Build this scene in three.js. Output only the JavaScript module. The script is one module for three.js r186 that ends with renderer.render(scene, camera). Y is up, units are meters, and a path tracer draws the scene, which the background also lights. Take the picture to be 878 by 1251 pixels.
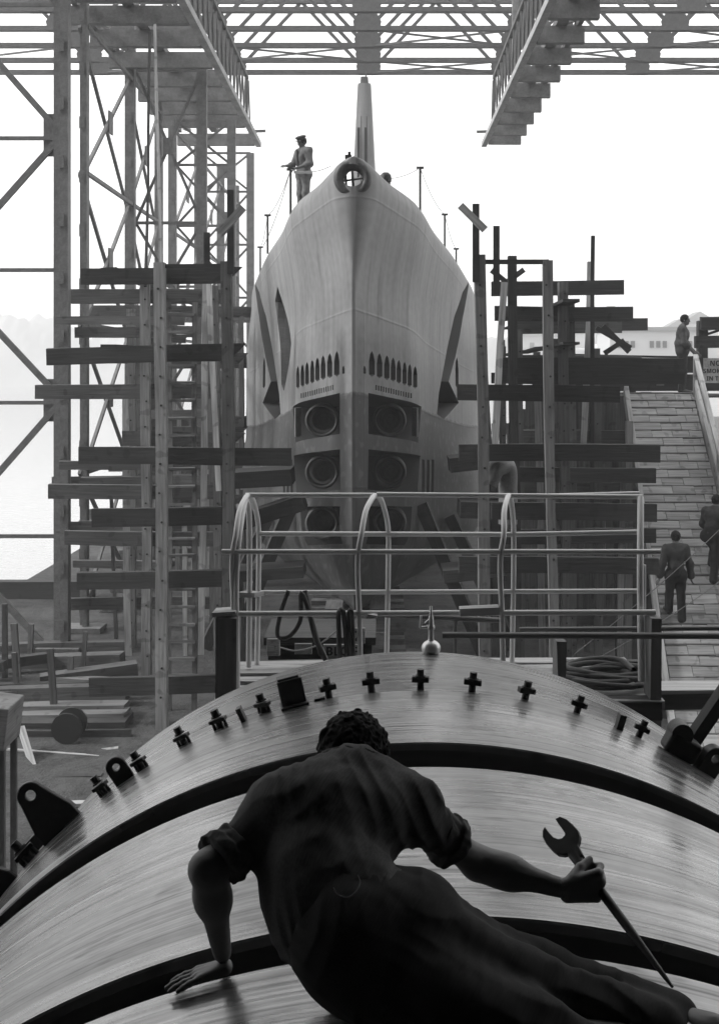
import * as THREE from 'three';
import { mergeGeometries, mergeVertices, toCreasedNormals } from 'three/addons/utils/BufferGeometryUtils.js';
import { RoundedBoxGeometry } from 'three/addons/geometries/RoundedBoxGeometry.js';
import { ImprovedNoise } from 'three/addons/math/ImprovedNoise.js';
import { FontLoader } from 'three/addons/loaders/FontLoader.js';
import { TextGeometry } from 'three/addons/geometries/TextGeometry.js';
import { Brush, Evaluator, SUBTRACTION } from 'three-bvh-csg';

// ---------------------------------------------------------------- camera, sky, sun, exposure
const scene = new THREE.Scene();
const F = 1575, PX = 462, PY = 455, CY = 6.5;            // focal length and vanishing point in photo pixels, eye height in metres
const camera = new THREE.PerspectiveCamera(2 * Math.atan(796 / F) * 180 / Math.PI, 924 / 1592, 0.1, 3000);
camera.position.set(0, CY, 0);
camera.setViewOffset(924, 1592, 0, 341, 878, 1251);      // a level camera with a dropped lens board
camera.updateProjectionMatrix();

const SKY = 0.76;
{
  const w = 64, h = 32, data = new Float32Array(w * h * 4);
  for (let j = 0; j < h; j++) for (let i = 0; i < w; i++) {
    const k = (j * w + i) * 4, el = (j + 0.5) / h - 0.5;
    const v = SKY * (el > 0 ? 1 + 0.05 * Math.sin(i / w * 6.283 * 2 + 1) * el : 1);
    data[k] = v; data[k + 1] = v; data[k + 2] = v; data[k + 3] = 1;
  }
  const sky = new THREE.DataTexture(data, w, h, THREE.RGBAFormat, THREE.FloatType);
  sky.mapping = THREE.EquirectangularReflectionMapping; sky.magFilter = THREE.LinearFilter; sky.needsUpdate = true;
  scene.background = sky; scene.environment = sky;
}
const sun = new THREE.DirectionalLight(0xffffff, 1.5);
sun.position.set(-85, 58, -16); sun.target.position.set(0, 0, -30);
sun.shadow.radius = 24; sun.castShadow = true;
Object.assign(sun.shadow.camera, { left: -60, right: 60, top: 60, bottom: -60, near: 1, far: 260 });
sun.shadow.mapSize.set(2048, 2048);
scene.add(sun, sun.target);
scene.fog = new THREE.FogExp2(0xffffff, 0.0019);
const renderer = new THREE.WebGLRenderer();
renderer.toneMapping = THREE.LinearToneMapping;
renderer.toneMappingExposure = 2.5;
renderer.shadowMap.enabled = true;

// ---------------------------------------------------------------- helpers
const V = (x, y, z) => new THREE.Vector3(x, y, z);
const P = (px, py, d) => V((px - PX) / F * d, CY + (PY - py) / F * d, -d);   // photo pixel + distance -> metres
const lerp = (a, b, t) => a + (b - a) * t, clamp = (x, a = 0, b = 1) => Math.min(b, Math.max(a, x));
const sstep = (a, b, x) => { const t = clamp((x - a) / (b - a)); return t * t * (3 - 2 * t); };
let seed = 7; const rnd = () => { seed = (seed * 1664525 + 1013904223) >>> 0; return seed / 4294967296; };
const rr = (a, b) => a + (b - a) * rnd();
const pn = new ImprovedNoise(), nz = (x, y, z = 0) => pn.noise(x, y, z);
const taken = {};
const numbered = n => { taken[n] = (taken[n] ?? -1) + 1; return taken[n] ? `${n}_${String(taken[n]).padStart(3, '0')}` : n; };
function thing(name, label, category, pos = V(0, 0, 0), group) {
  const o = new THREE.Group(); o.name = numbered(name); o.position.copy(pos); o.userData = { label, category };
  if (group) o.userData.group = group;
  scene.add(o); return o;
}
function mesh(name, geo, mat, parent) {
  const m = new THREE.Mesh(geo, mat); m.name = name; m.castShadow = m.receiveShadow = true; parent.add(m); return m;
}
function solo(name, label, category, geo, mat, pos = V(0, 0, 0), group) {
  const m = mesh(numbered(name), geo, mat, scene); m.position.copy(pos); m.userData = { label, category };
  if (group) m.userData.group = group; return m;
}
function structure(name, geo, mat, pos = V(0, 0, 0)) { const m = mesh(name, geo, mat, scene); m.position.copy(pos); m.userData.kind = 'structure'; return m; }

// ---------------------------------------------------------------- textures (what surfaces are made of) and materials
function tex(w, h, fn, srgb = false) {
  const d = new Uint8Array(w * h * 4);
  for (let j = 0; j < h; j++) for (let i = 0; i < w; i++) {
    const v = clamp(fn(i / w, j / h)) * 255, k = (j * w + i) * 4; d[k] = d[k + 1] = d[k + 2] = v; d[k + 3] = 255;
  }
  const t = new THREE.DataTexture(d, w, h, THREE.RGBAFormat); t.wrapS = t.wrapT = THREE.RepeatWrapping;
  t.magFilter = THREE.LinearFilter; t.minFilter = THREE.LinearMipmapLinearFilter; t.generateMipmaps = true;
  if (srgb) t.colorSpace = THREE.SRGBColorSpace; t.needsUpdate = true; return t;
}
const perm = new Uint8Array(512); { let q = 12345; const a = Array.from({ length: 256 }, (_, i) => i); for (let i = 255; i > 0; i--) { q = (q * 1103515245 + 12345) & 0x7fffffff; const k = q % (i + 1); [a[i], a[k]] = [a[k], a[i]]; } for (let i = 0; i < 512; i++) perm[i] = a[i & 255]; }
const grd = Array.from({ length: 256 }, (_, i) => [Math.cos(i * 2.399), Math.sin(i * 2.399)]);
const tileN = (u, v, fu, fv, s) => {                       // gradient noise that repeats with the tile
  const a = u * fu, b = v * fv, x0 = Math.floor(a), y0 = Math.floor(b), fx = a - x0, fy = b - y0, so = Math.floor(s * 37) & 255;
  const g = (i, j, dx, dy) => { const q = grd[perm[perm[perm[((i % fu) + so) & 255] + ((j % fv) & 255)] & 255]]; return q[0] * dx + q[1] * dy; };
  const w = t => t * t * t * (t * (t * 6 - 15) + 10), su = w(fx), sv = w(fy);
  return lerp(lerp(g(x0, y0, fx, fy), g(x0 + 1, y0, fx - 1, fy), su), lerp(g(x0, y0 + 1, fx, fy - 1), g(x0 + 1, y0 + 1, fx - 1, fy - 1), su), sv) * 1.25;
};
const woodT = tex(512, 256, (u, v) => 0.74 + 0.26 * tileN(u, v, 5, 46, 1.3) + 0.14 * tileN(u, v, 14, 110, 4.1) + 0.26 * tileN(u, v, 4, 5, 8.7) - 0.25 * sstep(0.34, 0.5, tileN(u, v, 22, 9, 5.5)));
const woodB = tex(512, 256, (u, v) => 0.5 + 0.5 * tileN(u, v, 5, 46, 1.3) + 0.4 * tileN(u, v, 14, 110, 4.1));
const rustT = tex(256, 256, (u, v) => 0.76 + 0.2 * tileN(u, v, 6, 6, 2.2) + 0.18 * tileN(u, v, 19, 19, 7.3) + 0.2 * tileN(u, v, 60, 60, 3.3));
const groundT = tex(1024, 1024, (u, v) => 0.66 + 0.45 * tileN(u, v, 5, 5, 2.9) + 0.4 * tileN(u, v, 21, 21, 5.3) + 0.3 * tileN(u, v, 90, 90, 1.7) + 0.3 * tileN(u, v, 300, 300, 1.1));
const clothT = tex(256, 256, (u, v) => 0.75 + 0.3 * tileN(u, v, 7, 7, 1.2) + 0.25 * tileN(u, v, 100, 100, 4.2));
const rep = (t, x, y) => { const c = t.clone(); c.repeat.set(x, y); c.needsUpdate = true; return c; };
const woodT4 = rep(woodT, 1 / 4, 1 / 2), woodB4 = rep(woodB, 1 / 4, 1 / 2), rust1 = rep(rustT, 1 / 1.5, 1 / 1.5), ground9 = rep(groundT, 1 / 9, 1 / 9);
const G = v => new THREE.Color().setRGB(v * 0.73, v * 0.73, v * 0.73);
const mat = (v, rough, o = {}) => new THREE.MeshStandardMaterial({ color: G(v), roughness: rough, ...o });
const wood = v => mat(v / 0.75, 0.88, { map: woodT4, bumpMap: woodB4, bumpScale: 0.004 });
const steel = (v, r = 0.65, m = 0.0) => mat(v / 0.75, r, { map: rust1, bumpMap: rust1, bumpScale: 0.002, metalness: m });
const cloth = v => new THREE.MeshPhysicalMaterial({ color: G(v / 0.75), roughness: 0.9, specularIntensity: 0.35, map: clothT });
const M = {
  tar: [wood(0.04), wood(0.05), wood(0.06)], mid: [wood(0.12), wood(0.155), wood(0.2)], pale: [wood(0.36), wood(0.42), wood(0.5)],
  fresh: wood(0.5), frame: steel(0.19), frame2: steel(0.105), paleSteel: steel(0.42), pipe: mat(0.82, 0.4), pipeDark: steel(0.16, 0.5),
  black: steel(0.018, 0.5, 0.3), iron: steel(0.05, 0.5, 0.4), chrome: mat(0.85, 0.3, { metalness: 0.45 }), rope: mat(0.16, 0.95, { map: clothT }), hose: mat(0.03, 0.6),
  rampA: wood(0.38), rampB: wood(0.41), rampC: wood(0.36), recessShade: mat(0.075, 0.8), white: mat(0.7, 0.8, { map: rust1 }), wire: mat(0.2, 0.6),
  skin: mat(0.16, 0.62), navy: cloth(0.02), shirtDark: cloth(0.07), hairDark: cloth(0.012),
  khaki: mat(0.24, 0.9, { map: clothT }), grey: mat(0.12, 0.9, { map: clothT }), charcoal: mat(0.045, 0.9, { map: clothT }), leather: mat(0.03, 0.5),
};
const pick = a => a[Math.floor(rnd() * a.length)];

// a beam from a to b: h is its height (towards up), w its breadth; metric uv, slightly uneven edges; cut = slanted end at b
function beamGeo(L, w, h, wob = 0.006, cut = 0) {
  const n = Math.max(1, Math.min(6, Math.round(L / 1.2)));
  const g = new THREE.BoxGeometry(L, h, w, n, 1, 1), p = g.attributes.position, uv = g.attributes.uv, nn = g.attributes.normal, ou = rr(0, 4), ov = rr(0, 2);
  const ph = rr(0, 9), key = {};
  for (let i = 0; i < p.count; i++) {
    const x = p.getX(i), y = p.getY(i), z = p.getZ(i), ax = Math.abs(nn.getX(i));
    uv.setXY(i, ax > 0.5 ? z + ou : x + ou, (Math.abs(nn.getY(i)) > 0.5 ? z : y) + ov + (ax > 0.5 ? 0.7 : 0));
    const k = `${x.toFixed(3)},${y.toFixed(3)},${z.toFixed(3)}`; key[k] ??= [rr(-wob, wob), rr(-wob, wob)];
    const bow = wob * 1.5 * Math.sin(x * 0.9 + ph);
    p.setXYZ(i, x - (cut && x > L / 2 - 1e-4 && y < 0 ? cut : 0), y + key[k][0] + bow, z + key[k][1]);
  }
  g.computeVertexNormals(); return g;
}
function orient(m, a, b, up = V(0, 1, 0)) {
  const x = b.clone().sub(a).normalize(), z = V(0, 0, 0).crossVectors(x, up);
  if (z.lengthSq() < 1e-6) z.set(0, 0, 1); z.normalize();
  const y = V(0, 0, 0).crossVectors(z, x);
  m.quaternion.setFromRotationMatrix(new THREE.Matrix4().makeBasis(x, y, z)); m.position.copy(a).add(b).multiplyScalar(0.5);
}
function beam(name, parent, a, b, w, h, m, o = {}) {       // a and b in world coordinates; parent is an unrotated group
  const r = mesh(name, beamGeo(a.distanceTo(b), w, h, o.wob ?? 0.009, o.cut), m, parent);
  orient(r, a, b, o.up); if (parent !== scene) r.position.sub(parent.position); return r;
}
function beamThing(name, label, cat, a, b, w, h, m, group, o = {}) {
  const r = beam(numbered(name), scene, a, b, w, h, m, o); r.userData = { label, category: cat }; if (group) r.userData.group = group; return r;
}
class Poly extends THREE.Curve { constructor(p) { super(); this.p = p; this.l = [0]; for (let i = 1; i < p.length; i++) this.l.push(this.l[i - 1] + p[i].distanceTo(p[i - 1])); }
  getPoint(t, o = V(0, 0, 0)) { const L = this.l.at(-1) * t; let i = 1; while (i < this.p.length - 1 && this.l[i] < L) i++; return o.copy(this.p[i - 1]).lerp(this.p[i], clamp((L - this.l[i - 1]) / (this.l[i] - this.l[i - 1] || 1))); } }
const tubeGeo = (pts, r, seg = 0, rad = 8, straight = false) => new THREE.TubeGeometry(straight ? new Poly(pts) : new THREE.CatmullRomCurve3(pts), seg || Math.max(1, pts.length * 6), r, rad, false);
const rodGeo = (a, b, r, rad = 8) => { const g = new THREE.CylinderGeometry(r, r, a.distanceTo(b), rad, 1); g.applyQuaternion(new THREE.Quaternion().setFromUnitVectors(V(0, 1, 0), b.clone().sub(a).normalize())); const c = a.clone().add(b).multiplyScalar(0.5); g.translate(c.x, c.y, c.z); return g; };
const sag = (a, b, s, n = 9) => Array.from({ length: n }, (_, i) => { const t = i / (n - 1), p = a.clone().lerp(b, t); p.y -= s * 4 * t * (1 - t); return p; });
const bx = (w, h, d, x = 0, y = 0, z = 0) => new THREE.BoxGeometry(w, h, d).translate(x, y, z);
const join = gs => mergeGeometries(gs.map(g => g.index ? g.toNonIndexed() : g));
const local = (g, o) => g.translate(-o.position.x, -o.position.y, -o.position.z);

// ---------------------------------------------------------------- signed distance bodies
const capsule = (a, b, ra, rb) => { const ax = b.x - a.x, ay = b.y - a.y, az = b.z - a.z, ox = a.x, oy = a.y, oz = a.z, dr = rb - ra, il = 1 / (ax * ax + ay * ay + az * az || 1e-9); return (x, y, z) => { const px = x - ox, py = y - oy, pz = z - oz; let t = (px * ax + py * ay + pz * az) * il; t = t < 0 ? 0 : t > 1 ? 1 : t; const ex = px - ax * t, ey = py - ay * t, ez = pz - az * t; return Math.sqrt(ex * ex + ey * ey + ez * ez) - (ra + dr * t); }; };
const ellip = (c, r, q) => { const iq = q ? q.clone().invert() : null, t = V(0, 0, 0); return (x, y, z) => { t.set(x - c.x, y - c.y, z - c.z); if (iq) t.applyQuaternion(iq); const ux = t.x / r.x, uy = t.y / r.y, uz = t.z / r.z, vx = ux / r.x, vy = uy / r.y, vz = uz / r.z, k0 = Math.sqrt(ux * ux + uy * uy + uz * uz), k1 = Math.sqrt(vx * vx + vy * vy + vz * vz); return k1 < 1e-9 ? -Math.min(r.x, r.y, r.z) : k0 * (k0 - 1) / k1; }; };
const capCyl = (a, b, r) => { const ab = b.clone().sub(a), L = ab.length(), u = ab.clone().divideScalar(L); return (x, y, z) => { const px = x - a.x, py = y - a.y, pz = z - a.z, t = px * u.x + py * u.y + pz * u.z, q = Math.hypot(px - u.x * t, py - u.y * t, pz - u.z * t) - r, h = Math.abs(t - L / 2) - L / 2; return Math.min(Math.max(q, h), 0) + Math.hypot(Math.max(q, 0), Math.max(h, 0)); }; };
const smin = (a, b, k) => { const e = a - b; if (e >= k) return b; if (e <= -k) return a; const h = (k - (e < 0 ? -e : e)) / k; return (e < 0 ? a : b) - h * h * k / 4; };
const blend = (fs, k) => (x, y, z) => { let d = 1e9; for (const f of fs) d = smin(d, f(x, y, z), k); return d; };
function netGeo(f, lo, hi, c) {                            // naive surface nets
  const nx = Math.ceil((hi.x - lo.x) / c) + 1, ny = Math.ceil((hi.y - lo.y) / c) + 1, nzz = Math.ceil((hi.z - lo.z) / c) + 1;
  const fld = new Float32Array(nx * ny * nzz), id = (i, j, k) => (k * ny + j) * nx + i;
  const B = 6, rad = B * c * 0.5 * 1.733 * 1.3 + 0.022;
  for (let K = 0; K < nzz; K += B) for (let J = 0; J < ny; J += B) for (let I = 0; I < nx; I += B) {   // whole blocks far from the surface are filled at once
    const m = (B - 1) / 2, e = f(lo.x + (I + m) * c, lo.y + (J + m) * c, lo.z + (K + m) * c), far = Math.abs(e) > rad;
    for (let k = K; k < Math.min(nzz, K + B); k++) for (let j = J; j < Math.min(ny, J + B); j++) for (let i = I; i < Math.min(nx, I + B); i++) fld[id(i, j, k)] = far ? e : f(lo.x + i * c, lo.y + j * c, lo.z + k * c);
  }
  const N = nx * ny * nzz, vid = new Int32Array(N).fill(-1), pos = [], idx = [], sg = new Uint8Array(N), v = new Float64Array(8), off = [0, 1, nx, nx + 1, nx * ny, nx * ny + 1, nx * ny + nx, nx * ny + nx + 1], E = [[0, 1], [2, 3], [4, 5], [6, 7], [0, 2], [1, 3], [4, 6], [5, 7], [0, 4], [1, 5], [2, 6], [3, 7]];
  for (let i = 0; i < N; i++) sg[i] = fld[i] < 0 ? 1 : 0;
  for (let k = 0; k < nzz - 1; k++) for (let j = 0; j < ny - 1; j++) { let o = id(0, j, k); for (let i = 0; i < nx - 1; i++, o++) {
    const m = sg[o] + sg[o + 1] + sg[o + nx] + sg[o + nx + 1] + sg[o + off[4]] + sg[o + off[5]] + sg[o + off[6]] + sg[o + off[7]];
    if (m === 0 || m === 8) continue;
    for (let q = 0; q < 8; q++) v[q] = fld[o + off[q]];
    let x = 0, y = 0, z = 0, n = 0;
    for (const [a, b] of E) if ((v[a] < 0) !== (v[b] < 0)) { const t = v[a] / (v[a] - v[b]); x += lerp(a & 1, b & 1, t); y += lerp(a >> 1 & 1, b >> 1 & 1, t); z += lerp(a >> 2, b >> 2, t); n++; }
    vid[o] = pos.length / 3; pos.push(lo.x + (i + x / n) * c, lo.y + (j + y / n) * c, lo.z + (k + z / n) * c);
  } }
  const quad = (a, b, cc, d, flip) => { if (a < 0 || b < 0 || cc < 0 || d < 0) return; flip ? idx.push(a, cc, b, a, d, cc) : idx.push(a, b, cc, a, cc, d); };
  for (let k = 1; k < nzz - 1; k++) for (let j = 1; j < ny - 1; j++) for (let i = 1; i < nx - 1; i++) {
    const o = id(i, j, k), s = sg[o] === 1;
    if (sg[o] === sg[o + 1] && sg[o] === sg[o + nx] && sg[o] === sg[o + off[4]]) continue;
    if (s !== fld[id(i + 1, j, k)] < 0) quad(vid[id(i, j - 1, k - 1)], vid[id(i, j, k - 1)], vid[id(i, j, k)], vid[id(i, j - 1, k)], !s);
    if (s !== fld[id(i, j + 1, k)] < 0) quad(vid[id(i - 1, j, k - 1)], vid[id(i - 1, j, k)], vid[id(i, j, k)], vid[id(i, j, k - 1)], !s);
    if (s !== fld[id(i, j, k + 1)] < 0) quad(vid[id(i - 1, j - 1, k)], vid[id(i, j - 1, k)], vid[id(i, j, k)], vid[id(i - 1, j, k)], !s);
  }
  const g = new THREE.BufferGeometry(); g.setAttribute('position', new THREE.Float32BufferAttribute(pos, 3)); g.setIndex(idx);
  const uv = new Float32Array(pos.length / 3 * 2); for (let i = 0; i < uv.length / 2; i++) { uv[2 * i] = pos[3 * i] * 2 + pos[3 * i + 2]; uv[2 * i + 1] = pos[3 * i + 1] * 2 + pos[3 * i + 2]; }
  g.setAttribute('uv', new THREE.BufferAttribute(uv, 2)); g.computeVertexNormals(); return g;
}
const boxOf = (pts, pad) => { const b = new THREE.Box3().setFromPoints(pts); b.expandByScalar(pad); return b; };
// a head in its own frame: +z the face, +y the crown, about 0.23 m from chin to crown
function headSDF(c, q, s = 1) {
  const iq = q.clone().invert(), t = V(0, 0, 0);
  const parts = [ellip(V(0, 0.02, -0.008), V(0.076, 0.093, 0.095)), ellip(V(0, -0.05, 0.03), V(0.058, 0.062, 0.058)), ellip(V(0, -0.085, 0.058), V(0.028, 0.022, 0.022)), capsule(V(-0.03, 0.018, 0.08), V(0.03, 0.018, 0.08), 0.013, 0.013)];
  const add = [capsule(V(0, 0.008, 0.088), V(0, -0.026, 0.107), 0.009, 0.014), capsule(V(-0.018, -0.057, 0.085), V(0.018, -0.057, 0.085), 0.008, 0.008), ellip(V(0.077, -0.008, -0.006), V(0.01, 0.03, 0.019)), ellip(V(-0.077, -0.008, -0.006), V(0.01, 0.03, 0.019))];
  const eyes = [ellip(V(0.032, 0.0, 0.092), V(0.016, 0.009, 0.014)), ellip(V(-0.032, 0.0, 0.092), V(0.016, 0.009, 0.014))];
  const base = blend(parts, 0.035), extra = blend(add, 0.006);
  return (x, y, z) => { t.set(x - c.x, y - c.y, z - c.z).applyQuaternion(iq).divideScalar(s); let d = smin(base(t.x, t.y, t.z), extra(t.x, t.y, t.z), 0.012); for (const e of eyes) d = Math.max(d, -e(t.x, t.y, t.z) * 0.9); return d * s; };
}
function hairSDF(c, q, rough, s = 1) {                     // a curly or cropped cap of hair over the skull, clear of the face
  const iq = q.clone().invert(), t = V(0, 0, 0), e = ellip(V(0, 0.026, -0.014), V(0.083 + rough, 0.097 + rough, 0.098 + rough));
  return (x, y, z) => { t.set(x - c.x, y - c.y, z - c.z).applyQuaternion(iq).divideScalar(s); const d = e(t.x, t.y, t.z) + rough * (0.7 * nz(t.x * 38 + t.y * 14, t.y * 30, t.z * 44 + 3) + 0.6 * nz(t.x * 85, t.y * 70 + t.x * 30, t.z * 85) + 0.4 * nz(t.x * 170, t.y * 150, t.z * 170)); return Math.max(d, t.z - 0.055 - (t.y - 0.03) * 0.5, -t.y - 0.05 + t.z * 0.55) * s; };
}
const look = (fwd, up = V(0, 1, 0)) => { const z = fwd.clone().normalize(), x = V(0, 0, 0).crossVectors(up, z).normalize(), y = V(0, 0, 0).crossVectors(z, x); return new THREE.Quaternion().setFromRotationMatrix(new THREE.Matrix4().makeBasis(x, y, z)); };
// five fingers and a palm: o wrist, f towards the knuckles, s towards the thumb side, n out of the palm; curl in radians per joint
function handParts(o, f, s, n, curl, spread = 0.1, thumb = [0.6, 0.5, 0.5], sc = 1) {
  const at = (a, b, c) => o.clone().addScaledVector(f, a * sc).addScaledVector(s, b * sc).addScaledVector(n, c * sc), out = [];
  out.push(capsule(at(0, 0.012, 0), at(0.082, 0.028, 0), 0.019 * sc, 0.0145 * sc), capsule(at(0, 0, 0), at(0.086, 0.006, 0), 0.02 * sc, 0.0145 * sc), capsule(at(0, -0.01, 0), at(0.08, -0.014, 0), 0.019 * sc, 0.0135 * sc), capsule(at(0, -0.016, 0), at(0.072, -0.03, 0), 0.017 * sc, 0.0125 * sc));
  const L = [[0.084, 0.03, 0.04, 0.024, 0.02], [0.09, 0.008, 0.044, 0.028, 0.021], [0.084, -0.014, 0.041, 0.026, 0.02], [0.075, -0.033, 0.032, 0.02, 0.018]], tips = [];
  L.forEach(([a, b, l1, l2, l3], i) => {
    let p = at(a, b, 0), ang = 0; const yaw = (1.5 - i) * spread;
    [l1, l2, l3].forEach((l, j) => { ang += curl[j]; const q = p.clone().addScaledVector(f, Math.cos(ang) * Math.cos(yaw) * l * sc).addScaledVector(s, Math.cos(ang) * Math.sin(yaw) * l * sc).addScaledVector(n, Math.sin(ang) * l * sc); out.push(capsule(p, q, (0.0098 - j * 0.0009) * sc, (0.009 - j * 0.0009) * sc)); p = q; }); tips.push(p);
  });
  let p = at(0.02, 0.022, 0.006), q = at(0.02 + 0.035 * thumb[0], 0.022 + 0.035 * thumb[1], 0.006 + 0.03 * thumb[2]); out.push(capsule(p, q, 0.017 * sc, 0.0125 * sc));
  const r = q.clone().addScaledVector(f, 0.032 * (thumb[0] + 0.25) * sc).addScaledVector(s, 0.032 * (thumb[1] - 0.2) * sc).addScaledVector(n, 0.03 * thumb[2] * sc); out.push(capsule(q, r, 0.0122 * sc, 0.009 * sc)); tips.push(r);
  return { sdf: blend(out, 0.006), pts: [o, q, r, ...tips] };
}
// a whole figure; j holds joint positions in metres (world), c the options; returns the group
function figure(o, j, c) {
  const r = c.r ?? 1, k = 0.045, S = v => v * r;
  const torso = [capsule(j.hipL, j.hipR, S(0.115), S(0.115)), capsule(j.pelvis, j.waist, S(0.135), S(0.12)), capsule(j.waist, j.chest, S(0.122), S(0.13)), capsule(j.chest.clone().lerp(j.shL, 0.45), j.chest.clone().lerp(j.shR, 0.45), S(0.12), S(0.12)), capsule(j.neck, j.shL, S(0.06), S(0.066)), capsule(j.neck, j.shR, S(0.06), S(0.066)), ...(c.bulk ?? [])];
  const arm = s => [capsule(j['sh' + s], j['el' + s], S(0.058), S(0.044)), capsule(j['el' + s], j['el' + s].clone().lerp(j['wr' + s], 0.35), S(0.043), S(0.045)), capsule(j['el' + s].clone().lerp(j['wr' + s], 0.3), j['wr' + s], S(0.045), S(0.028))];
  const leg = s => [capsule(j['hip' + s], j['kn' + s], S(0.092), S(0.06)), capsule(j['kn' + s], j['kn' + s].clone().lerp(j['an' + s], 0.35), S(0.057), S(0.058)), capsule(j['kn' + s].clone().lerp(j['an' + s], 0.3), j['an' + s], S(0.058), S(0.038)), capsule(j['an' + s].clone().add(V(0, -0.02, 0)), j['to' + s], S(0.04), S(0.03))];
  const neckC = capsule(j.neck, j.head, S(0.058), S(0.05)), body = blend([...torso, ...arm('L'), ...arm('R'), ...leg('L'), ...leg('R'), neckC], k), head = headSDF(j.head, c.headQ);
  const all = boxOf(Object.values(j), 0.2), cell = c.cell, geos = [];
  const sub = (a, b) => a.clone().sub(b);
  geos.push(netGeo((x, y, z) => smin(body(x, y, z), head(x, y, z), 0.02), all.min, all.max, cell));
  const hb = boxOf([j.head], 0.17); geos.push(netGeo((x, y, z) => smin(head(x, y, z), neckC(x, y, z), 0.03), hb.min, hb.max, c.fine));
  for (const h of c.hands) { const b = boxOf(h.pts, 0.035); geos.push(netGeo(h.sdf, b.min, b.max, c.fine)); }
  mesh('body', local(join(geos), o), c.skin, o);
  const wrinkle = (amp, f) => (x, y, z) => amp * (nz(x * f, y * f * 0.55, z * f + 9) + 0.5 * nz(x * f * 2.3, y * f * 1.2, z * f * 2.3));
  const dress = (name, fs, kk, inflate, amp, f, m, pts, extra) => { const s = blend(fs, kk), w = wrinkle(amp, f), b = boxOf(pts, 0.24); const g = (x, y, z) => { const d = s(x, y, z); return d > 0.1 ? d : d - inflate + w(x, y, z) + (extra ? extra(x, y, z) : 0); }; mesh(name, local(netGeo(g, b.min, b.max, c.clothCell ?? cell), o), m, o); };
  const sl = c.sleeve, sleeve = s => { const a = j['sh' + s], e = j['el' + s], w = j['wr' + s]; if (sl <= 1) { const t = a.clone().lerp(e, sl); return [capsule(a, t, S(0.058), S(0.046))]; } const t = e.clone().lerp(w, sl - 1); return [capsule(a, e, S(0.064), S(0.052)), capsule(e, t, S(0.052), S(0.045)), capsule(e.clone().lerp(w, sl - 1.1), t, S(0.049), S(0.05))]; };
  dress('shirt', [...torso.slice(1), ...sleeve('L'), ...sleeve('R')], 0.05, 0.016, c.wr ?? 0.01, 14, c.shirt, [j.pelvis, j.waist, j.chest, j.shL, j.shR, j.elL, j.elR, j.neck, ...(sl > 1 ? [j.wrL, j.wrR] : [])], c.shirtExtra);
  const tl = s => { const l = leg(s); return [l[0], capsule(j['kn' + s], j['an' + s], S(0.066), S(0.06))]; };
  dress('trousers', [torso[0], capsule(j.pelvis, j.pelvis.clone().lerp(j.waist, 0.75), S(0.142), S(0.135)), ...(c.bulkT ?? []), ...tl('L'), ...tl('R')], 0.04, 0.016, c.wrT ?? 0.01, 9, c.trousers, [j.hipL, j.hipR, j.waist, j.pelvis, j.knL, j.knR, j.anL, j.anR], c.trouserExtra);
  const shoes = ['L', 'R'].map(s => { const a = j['an' + s].clone().add(V(0, -0.015, 0)), t = j['to' + s], b = boxOf([a, t], 0.1), d = t.clone().sub(a).setY(0).normalize(); return netGeo(blend([capsule(a, t, 0.05, 0.043), capsule(a.clone().addScaledVector(d, -0.03).add(V(0, -0.02, 0)), t.clone().addScaledVector(d, 0.02), 0.036, 0.036)], 0.03), b.min, b.max, 0.012); });
  mesh('shoe', local(shoes[0], o), M.leather, o); mesh('shoe', local(shoes[1], o), M.leather, o);
  if (c.hair) { const h = hairSDF(j.head, c.headQ, c.hair), b = boxOf([j.head], 0.16); mesh('hair', local(netGeo(h, b.min, b.max, c.fine), o), c.hairMat ?? M.hairDark, o); }
  return o;
}
// joints of an upright figure of height H standing at p, facing the angle turn (0 = towards +z); each entry can be overridden in the figure's own axes
function standing(p, H, turn, over = {}) {
  const s = H / 1.76, J = { pelvis: [0, 0.95, 0], waist: [0, 1.1, 0], chest: [0, 1.28, 0.01], neck: [0, 1.46, 0], head: [0, 1.63, 0.02], shL: [0.18, 1.42, 0], shR: [-0.18, 1.42, 0], elL: [0.24, 1.13, -0.02], elR: [-0.24, 1.13, -0.02], wrL: [0.25, 0.88, 0.06], wrR: [-0.25, 0.88, 0.06], hipL: [0.09, 0.92, 0], hipR: [-0.09, 0.92, 0], knL: [0.1, 0.5, 0.02], knR: [-0.1, 0.5, 0.02], anL: [0.1, 0.09, -0.02], anR: [-0.1, 0.09, -0.02], toL: [0.12, 0.035, 0.16], toR: [-0.12, 0.035, 0.16], ...over };
  const q = new THREE.Quaternion().setFromAxisAngle(V(0, 1, 0), turn), out = {};
  for (const k in J) out[k] = V(...J[k]).multiplyScalar(s).applyQuaternion(q).add(p);
  return { j: out, q };
}

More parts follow.
